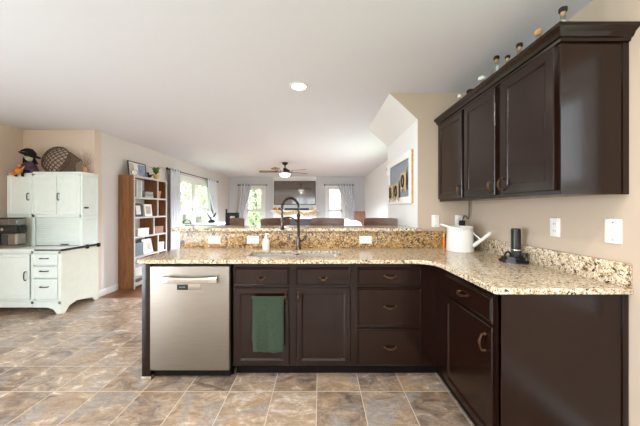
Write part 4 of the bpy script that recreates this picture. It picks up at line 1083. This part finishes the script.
# ------------------------------------------------------------------ fireplace, television
TY = YF-.10
tvr = thing('television', 'large black flat television on the chimney breast', 'television', (-.9, TY-.03, 1.44))
x0, x1, z0, z1 = wx(274.2, TY), wx(315.6, TY), wz(204.8, TY), wz(181.2, TY)
MB().box(x0, x1, TY-.055, TY-.001, z0, z1, bev=.006).build('cabinet', 'matt_black', tvr)
MB().box(x0+.015, x1-.015, TY-.0575, TY-.0545, z0+.02, z1-.015).build('screen', 'tv_warm_reflection', tvr)
fp = thing('fireplace', 'white fireplace with a mantel shelf under the television', 'fireplace', (-.9, TY, 0))
mz = wz(210.2, TY-.2)
MB().box(wx(271, TY-.1), wx(318.5, TY-.1), TY-.22, TY-.0005, mz-.06, mz, bev=.008).box(wx(273, TY), wx(316.5, TY), TY-.16, TY-.0005, mz-.12, mz-.06, bev=.006).build('mantel_shelf', 'trim_white', fp)
MB().box(-1.62, -1.33, TY-.10, TY-.0005, 0, mz-.12).box(-.27, -.14, TY-.10, TY-.0005, 0, mz-.12).box(-1.33, -.27, TY-.10, TY-.0005, .95, mz-.12).build('surround', 'trim_white', fp)
MB().box(-1.33, -.27, TY-.075, TY-.0005, 0.05, .95).build('firebox', 'dark_grey', fp)
MB().box(-1.62, -.14, TY-.45, TY-.0005, 0, .05).build('hearth', 'pot_grey', fp)
sbz = mz+.001
tag(bx(wx(284.5, TY-.12), wx(309, TY-.12), TY-.16, TY-.08, sbz, sbz+.07, bev=.012).build('soundbar', 'black_plastic'), 'long black soundbar on the mantel under the television', 'soundbar')
for k, (pxx, rr_, mm, lab) in enumerate(((275, .055, 'pumpkin_orange', 'orange pumpkin at the left end of the mantel'), (279.5, .045, 'leather_brown', 'brown pumpkin beside the orange one on the mantel'), (312, .05, 'straw_yellow', 'pale gold pumpkin at the right end of the mantel'))):
    xx = wx(pxx, TY-.12); r = thing('pumpkin', lab, 'pumpkin', (xx, TY-.12, sbz), group='pumpkins on the mantel')
    mb = MB(); n = 24; pr = 9; rows = []
    for i in range(pr+1):
        a = PI*i/pr
        rows.append([mb.bm.verts.new((xx+rr_*1.15*math.sin(a)*(1+.09*abs(math.cos(4*2*PI*k2/n)))*math.cos(2*PI*k2/n), TY-.12+rr_*1.15*math.sin(a)*(1+.09*abs(math.cos(4*2*PI*k2/n)))*math.sin(2*PI*k2/n), sbz+rr_*.85-rr_*.85*math.cos(a))) for k2 in range(n)])
    for A, B in zip(rows, rows[1:]):
        for k2 in range(n): mb.bm.faces.new((A[k2], A[(k2+1) % n], B[(k2+1) % n], B[k2]))
    bmesh.ops.remove_doubles(mb.bm, verts=mb.bm.verts, dist=.0005)
    mb.build('pumpkin_body', mm, r)
    MB().tube([(xx, TY-.12, sbz+rr_*1.6), (xx+.006, TY-.12, sbz+rr_*1.6+.035)], [.009, .006], 6).build('stem', 'bark', r)
gl = thing('leaf_garland', 'gold leaf garland draped along the mantel front', 'garland', (-.9, TY-.23, mz-.08))
gp = curve_pts([(wx(276, TY-.23), TY-.235, mz+.004), (wx(283, TY), TY-.238, mz-.10), (wx(289, TY), TY-.238, mz-.10), (wx(297, TY), TY-.235, mz-.015), (wx(304, TY), TY-.238, mz-.12), (wx(312, TY), TY-.238, mz-.10), (wx(316, TY), TY-.235, mz-.02)], 8)
MB().tube(gp, .006, 6).build('cord', 'straw_yellow', gl)
mb = MB()
for q in gp:
    for k in range(3):
        c = q+Vector((random.uniform(-.05, .05), -.012-random.uniform(0, .012), random.uniform(-.05, .03))); a = random.uniform(0, PI); s = .035
        u = Vector((math.cos(a), 0, math.sin(a)))*s; v_ = Vector((-math.sin(a), random.uniform(-.3, .3), math.cos(a)))*s*.5
        mb.bm.faces.new([mb.bm.verts.new(c+p_) for p_ in (u, v_, -u, -v_)])
o = mb.build('leaves', 'gold_leaf', gl); sm = o.modifiers.new('th', 'SOLIDIFY'); sm.thickness = .002

# ------------------------------------------------------------------ ceiling fan
FD = 6.7; fxx = wx(285, FD)
cf = thing('ceiling_fan', 'five-blade ceiling fan with a lit glass bowl in the living room', 'ceiling fan', (fxx, FD, CEIL))
MB().lathe([(0, 0), (.075, 0), (.07, -.03), (.03, -.065), (0, -.065)], (fxx, FD, CEIL-.0005), 20).build('canopy', 'rod_dark', cf)
MB().tube([(fxx, FD, CEIL-.06), (fxx, FD, CEIL-.15)], .014, 10).build('downrod', 'rod_dark', cf)
MB().lathe([(0, -.13), (.03, -.135), (.06, -.16), (.115, -.185), (.12, -.235), (.10, -.262), (.06, -.275), (0, -.275)], (fxx, FD, CEIL), 24).build('motor', 'rod_dark', cf)
MB().lathe([(0, -.276), (.125, -.276), (.128, -.285), (.11, -.325), (.06, -.352), (0, -.358)], (fxx, FD, CEIL), 24).build('light_bowl', 'fan_lamp_lit', cf)
for k in range(5):
    a = R(-36+72*k)
    mb = MB(); mb.mx = Matrix.Translation((fxx, FD, CEIL-.222)) @ Matrix.Rotation(a, 4, 'Z') @ Matrix.Rotation(R(12), 4, 'X')
    mb.prism([(.17, -.04), (.22, -.062), (.58, -.072), (.63, -.05), (.64, 0), (.63, .05), (.58, .072), (.22, .062), (.17, .04)], 'z', -.004, .004)
    bl = mb.build('blade', 'fan_wood', cf)
    mb = MB(); mb.mx = Matrix.Translation((fxx, FD, CEIL-.222)) @ Matrix.Rotation(a, 4, 'Z') @ Matrix.Rotation(R(12), 4, 'X')
    mb.box(.10, .25, -.018, .018, -.012, -.0045, bev=.003); mb.build('blade_iron', 'rod_dark', bl)
pl = bpy.data.lights.new('fan_glow', 'SPOT'); pl.energy = 760; pl.spot_size = R(165); pl.spot_blend = .6; pl.shadow_soft_size = .12; pl.color = (.86, .93, 1.0)
po = bpy.data.objects.new('fan_glow', pl); C.objects.link(po); po.parent = cf; po.location = (0, 0, -.45)

# ------------------------------------------------------------------ dining table by the window and what stands on it
TX0, TX1, TY0, TY1, TZ = -3.13, -2.35, 6.25, 7.45, .945
dt = thing('dining_table', 'tall white topped table with a blue apron below the left window', 'table', ((TX0+TX1)/2, (TY0+TY1)/2, 0))
bx(TX0, TX1, TY0, TY1, TZ-.025, TZ, bev=.006).build('tabletop', 'white_cloth', dt)
MB().box(TX0+.02, TX1-.02, TY0+.02, TY0+.045, TZ-.115, TZ-.026).box(TX0+.02, TX1-.02, TY1-.045, TY1-.02, TZ-.115, TZ-.026).box(TX0+.02, TX0+.045, TY0+.045, TY1-.045, TZ-.115, TZ-.026).box(TX1-.045, TX1-.02, TY0+.045, TY1-.045, TZ-.115, TZ-.026).build('apron', 'table_blue', dt)
for x in (TX0+.05, TX1-.05):
    for y in (TY0+.05, TY1-.05): MB().tube([(x, y, 0), (x, y, TZ-.026)], [.02, .03], 10).build('leg', 'table_blue', dt)
z = TZ+.0005
def onpx(pxx, D): return wx(pxx, D)
x_ = wx(181, 6.5)
r = thing('candle_jar', 'tall pale candle jar on the table nearest the curtain', 'jar', (x_+.08, 6.5, z))
MB().lathe([(0, 0), (.045, 0), (.05, .01), (.05, .20), (.042, .215), (0, .215)], (x_+.08, 6.5, z), 18).build('jar_body', 'pot_grey', r)
MB().lathe([(0, .2155), (.046, .2155), (.046, .235), (0, .24)], (x_+.08, 6.5, z), 18).build('lid', 'straw_yellow', r)
x_ = wx(198.5, 6.9)
r = thing('planter', 'squat grey planter on the table in front of the window', 'planter', (x_, 6.9, z))
MB().lathe([(0, 0), (.06, 0), (.075, .02), (.068, .15), (.072, .17), (.062, .17), (.058, .15), (0, .145)], (x_, 6.9, z), 20).build('planter_body', 'pot_grey', r)
x_ = wx(187, 6.4)
r = thing('napkin_holder', 'low dark arched napkin holder on the table', 'napkin holder', (x_, 6.4, z))
MB().tube([(x_+.09*math.cos(PI*k/12), 6.4, z+.006+.09*math.sin(PI*k/12)) for k in range(13)], .012, 8).box(x_-.10, x_+.10, 6.37, 6.43, z, z+.012).build('holder_frame', 'dark_frame', r)
MB().box(x_-.07, x_+.07, 6.405, 6.425, z+.0125, z+.07).build('napkins', 'paper', r)
x_ = wx(211.5, 6.9)
r = thing('flower_stand', 'black branching stand with white blooms on the table corner', 'ornament', (x_, 6.9, z))
mb = MB().lathe([(0, 0), (.07, 0), (.07, .012), (.03, .03), (.018, .06), (.02, .10), (0, .11)], (x_, 6.9, z), 16)
for s in (-1, 1):
    mb.tube(curve_pts([(x_, 6.9, z+.09), (x_+s*.045, 6.9, z+.15), (x_+s*.085, 6.9, z+.20), (x_+s*.11, 6.9, z+.255)], 4), [.026-.001*k for k in range(13)], 8)
    mb.tube([(x_, 6.9, z+.08), (x_+s*.05, 6.9, z+.04), (x_+s*.08, 6.9, z+.03)], [.024, .024, .018], 8)
mb.build('stand', 'matt_black', r)
MB().ball((x_-.03, 6.88, z+.235), .055, 1, .8, .9).ball((x_+.05, 6.87, z+.11), .04, 1, .8, .9).ball((x_+.0, 6.89, z+.18), .045).build('blooms', 'white_cloth', r)
# black chair at the table end
dc = thing('dining_chair', 'black high-back dining chair beside the white table', 'chair', (wx(232, 5.6), 5.6, 0))
cx_ = wx(232, 5.6); y_ = 5.6
for s, zt in ((-1, 1.295), (1, 1.215)):
    MB().tube([(cx_+s*.125, y_, 0), (cx_+s*.125, y_, .7), (cx_+s*.125, y_+.03, zt)], .018, 8).build('leg', 'matt_black', dc)
    MB().tube([(cx_+s*.15, y_+.40, 0), (cx_+s*.15, y_+.38, .66)], .018, 8).build('leg', 'matt_black', dc)
MB().box(cx_-.13, cx_+.13, y_+.015, y_+.035, 1.15, 1.22, bev=.006).box(cx_-.13, cx_+.13, y_+.012, y_+.032, 1.03, 1.085, bev=.006).box(cx_-.13, cx_-.05, y_+.014, y_+.030, .95, 1.16).box(cx_+.05, cx_+.13, y_+.014, y_+.030, .95, 1.16).build('backrest', 'matt_black', dc)
MB().box(cx_-.17, cx_+.17, y_+.0, y_+.42, .66, .70, bev=.012).build('seat', 'matt_black', dc)
ch = thing('throw_cloth', 'white cloth hung over the black dining chair back', 'cloth', (cx_, y_, 1.0))
MB().box(cx_-.045, cx_+.045, y_+.036, y_+.05, .98, 1.17, bev=.005).build('cloth_drape', 'white_cloth', ch)
# brown high-back chair by the white wall and a white cushion
ax_ = wx(359.5, 7.4)
ac = thing('armchair', 'brown leather high-back armchair near the right living room wall', 'armchair', (ax_, 7.4, 0))
mb = MB(); mb.prism([(7.30, .35), (7.46, .35), (7.56, 1.20), (7.52, 1.235), (7.45, 1.235), (7.40, 1.15)], 'x', ax_-.14, ax_+.16); mb.build('backrest', 'leather_brown', ac)
MB().box(ax_-.26, ax_+.26, 6.85, 7.45, .22, .45, bev=.05, seg=3).build('seat', 'leather_brown', ac)
for s in (-1, 1): MB().box(ax_+s*.30-.05, ax_+s*.30+.05, 6.85, 7.5, .10, .62, bev=.04, seg=3).build('armrest', 'leather_brown', ac)
for s in (-1, 1):
    for y in (6.92, 7.42): MB().tube([(ax_+s*.28, y, 0), (ax_+s*.28, y, .12)], [.02, .025], 8).build('leg', 'matt_black', ac)
# white draped side table between armchair and bar stools
tx_ = wx(351, 6.2)
st = thing('side_table', 'white draped side table with a rumpled cloth before the armchair', 'side table', (tx_, 6.2, 0))
MB().lathe([(0, 0), (.18, 0), (.18, .02), (.03, .05), (.03, .70), (0, .70)], (tx_, 6.2, 0), 18).build('pedestal', 'trim_white', st)
mb = MB(); n = 36; rows = []
for (rr_, zz, wv) in ((0.0001, 1.03, 0), (.10, 1.02, .02), (.20, .97, .03), (.255, .88, .03), (.265, .78, .035), (.275, .62, .04)):
    rows.append([mb.bm.verts.new((tx_+rr_*(1+wv*3*math.sin(7*2*PI*k/n))*math.cos(2*PI*k/n), 6.2+rr_*(1+wv*3*math.sin(7*2*PI*k/n))*math.sin(2*PI*k/n), zz+(.035*math.sin(2*PI*k/n*2+2.4)+.02*math.sin(2*PI*k/n*3))*(rr_ > .05))) for k in range(n)])
for A, B in zip(rows, rows[1:]):
    for k in range(n): mb.bm.faces.new((A[k], A[(k+1) % n], B[(k+1) % n], B[k]))
o = mb.build('draped_cloth', 'white_cloth', st, smooth=80); sm = o.modifiers.new('th', 'SOLIDIFY'); sm.thickness = .006

# ------------------------------------------------------------------ outdoors
o = struct('ground_lawn', bx(-60, 60, -40, 70, -.6, -.45), 'lawn')
def tree(x, y, hgt, rad, label):
    r = thing('tree', label, 'tree', (x, y, -.45), group='trees beyond the windows')
    MB().tube([(x, y, -.45), (x+.1, y, hgt*.5), (x, y+.1, hgt*.85)], [.16, .12, .05], 8).build('trunk', 'bark', r)
    mb = MB()
    for k in range(1400):
        u = random.uniform(-1, 1); a = random.uniform(0, 2*PI); q = random.uniform(.45, 1)**.5
        c = Vector((x+rad*q*math.sqrt(1-u*u)*math.cos(a), y+rad*q*math.sqrt(1-u*u)*math.sin(a), hgt*.55+hgt*.52*q*u))
        e1 = Vector((random.uniform(-1, 1), random.uniform(-1, 1), random.uniform(-1, 1))).normalized(); e2 = e1.orthogonal().normalized()
        s = random.uniform(.10, .2)
        mb.bm.faces.new([mb.bm.verts.new(c+p_*s) for p_ in (e1, e2*.5, -e1, -e2*.5)])
    mb.build('foliage', 'tree_green', r)
for (x, y, hg, rd, lab) in ((-9.8, 17.5, 6.5, 2.1, 'nearer leafy tree beyond the left wall window'), (-5.4, 14.2, 5.0, 1.3, 'slim leafy tree at the far side of the left wall window'), (-14, 24, 8, 3, 'big leafy tree far behind the left wall window'), (-4.6, 19, 4.2, 1.4, 'leafy tree beyond the far left window'), (-5.9, 22, 5, 1.8, 'second leafy tree farther beyond the far left window')):
    tree(x, y, hg, rd, lab)
fe = thing('garden_fence', 'white board fence beyond the far right window', 'fence', (2.5, 15, -.45))
mb = MB()
for k in range(9):
    zz = -.40+k*.21; mb.box(-1, 6, 15, 15.03, zz, zz+.195, bev=.004)
mb.build('boards', 'fence_white', fe)
for k in range(4): MB().box(-1+k*2.3, -.88+k*2.3, 15.03, 15.15, -.45, 1.6).build('post', 'fence_white', fe)
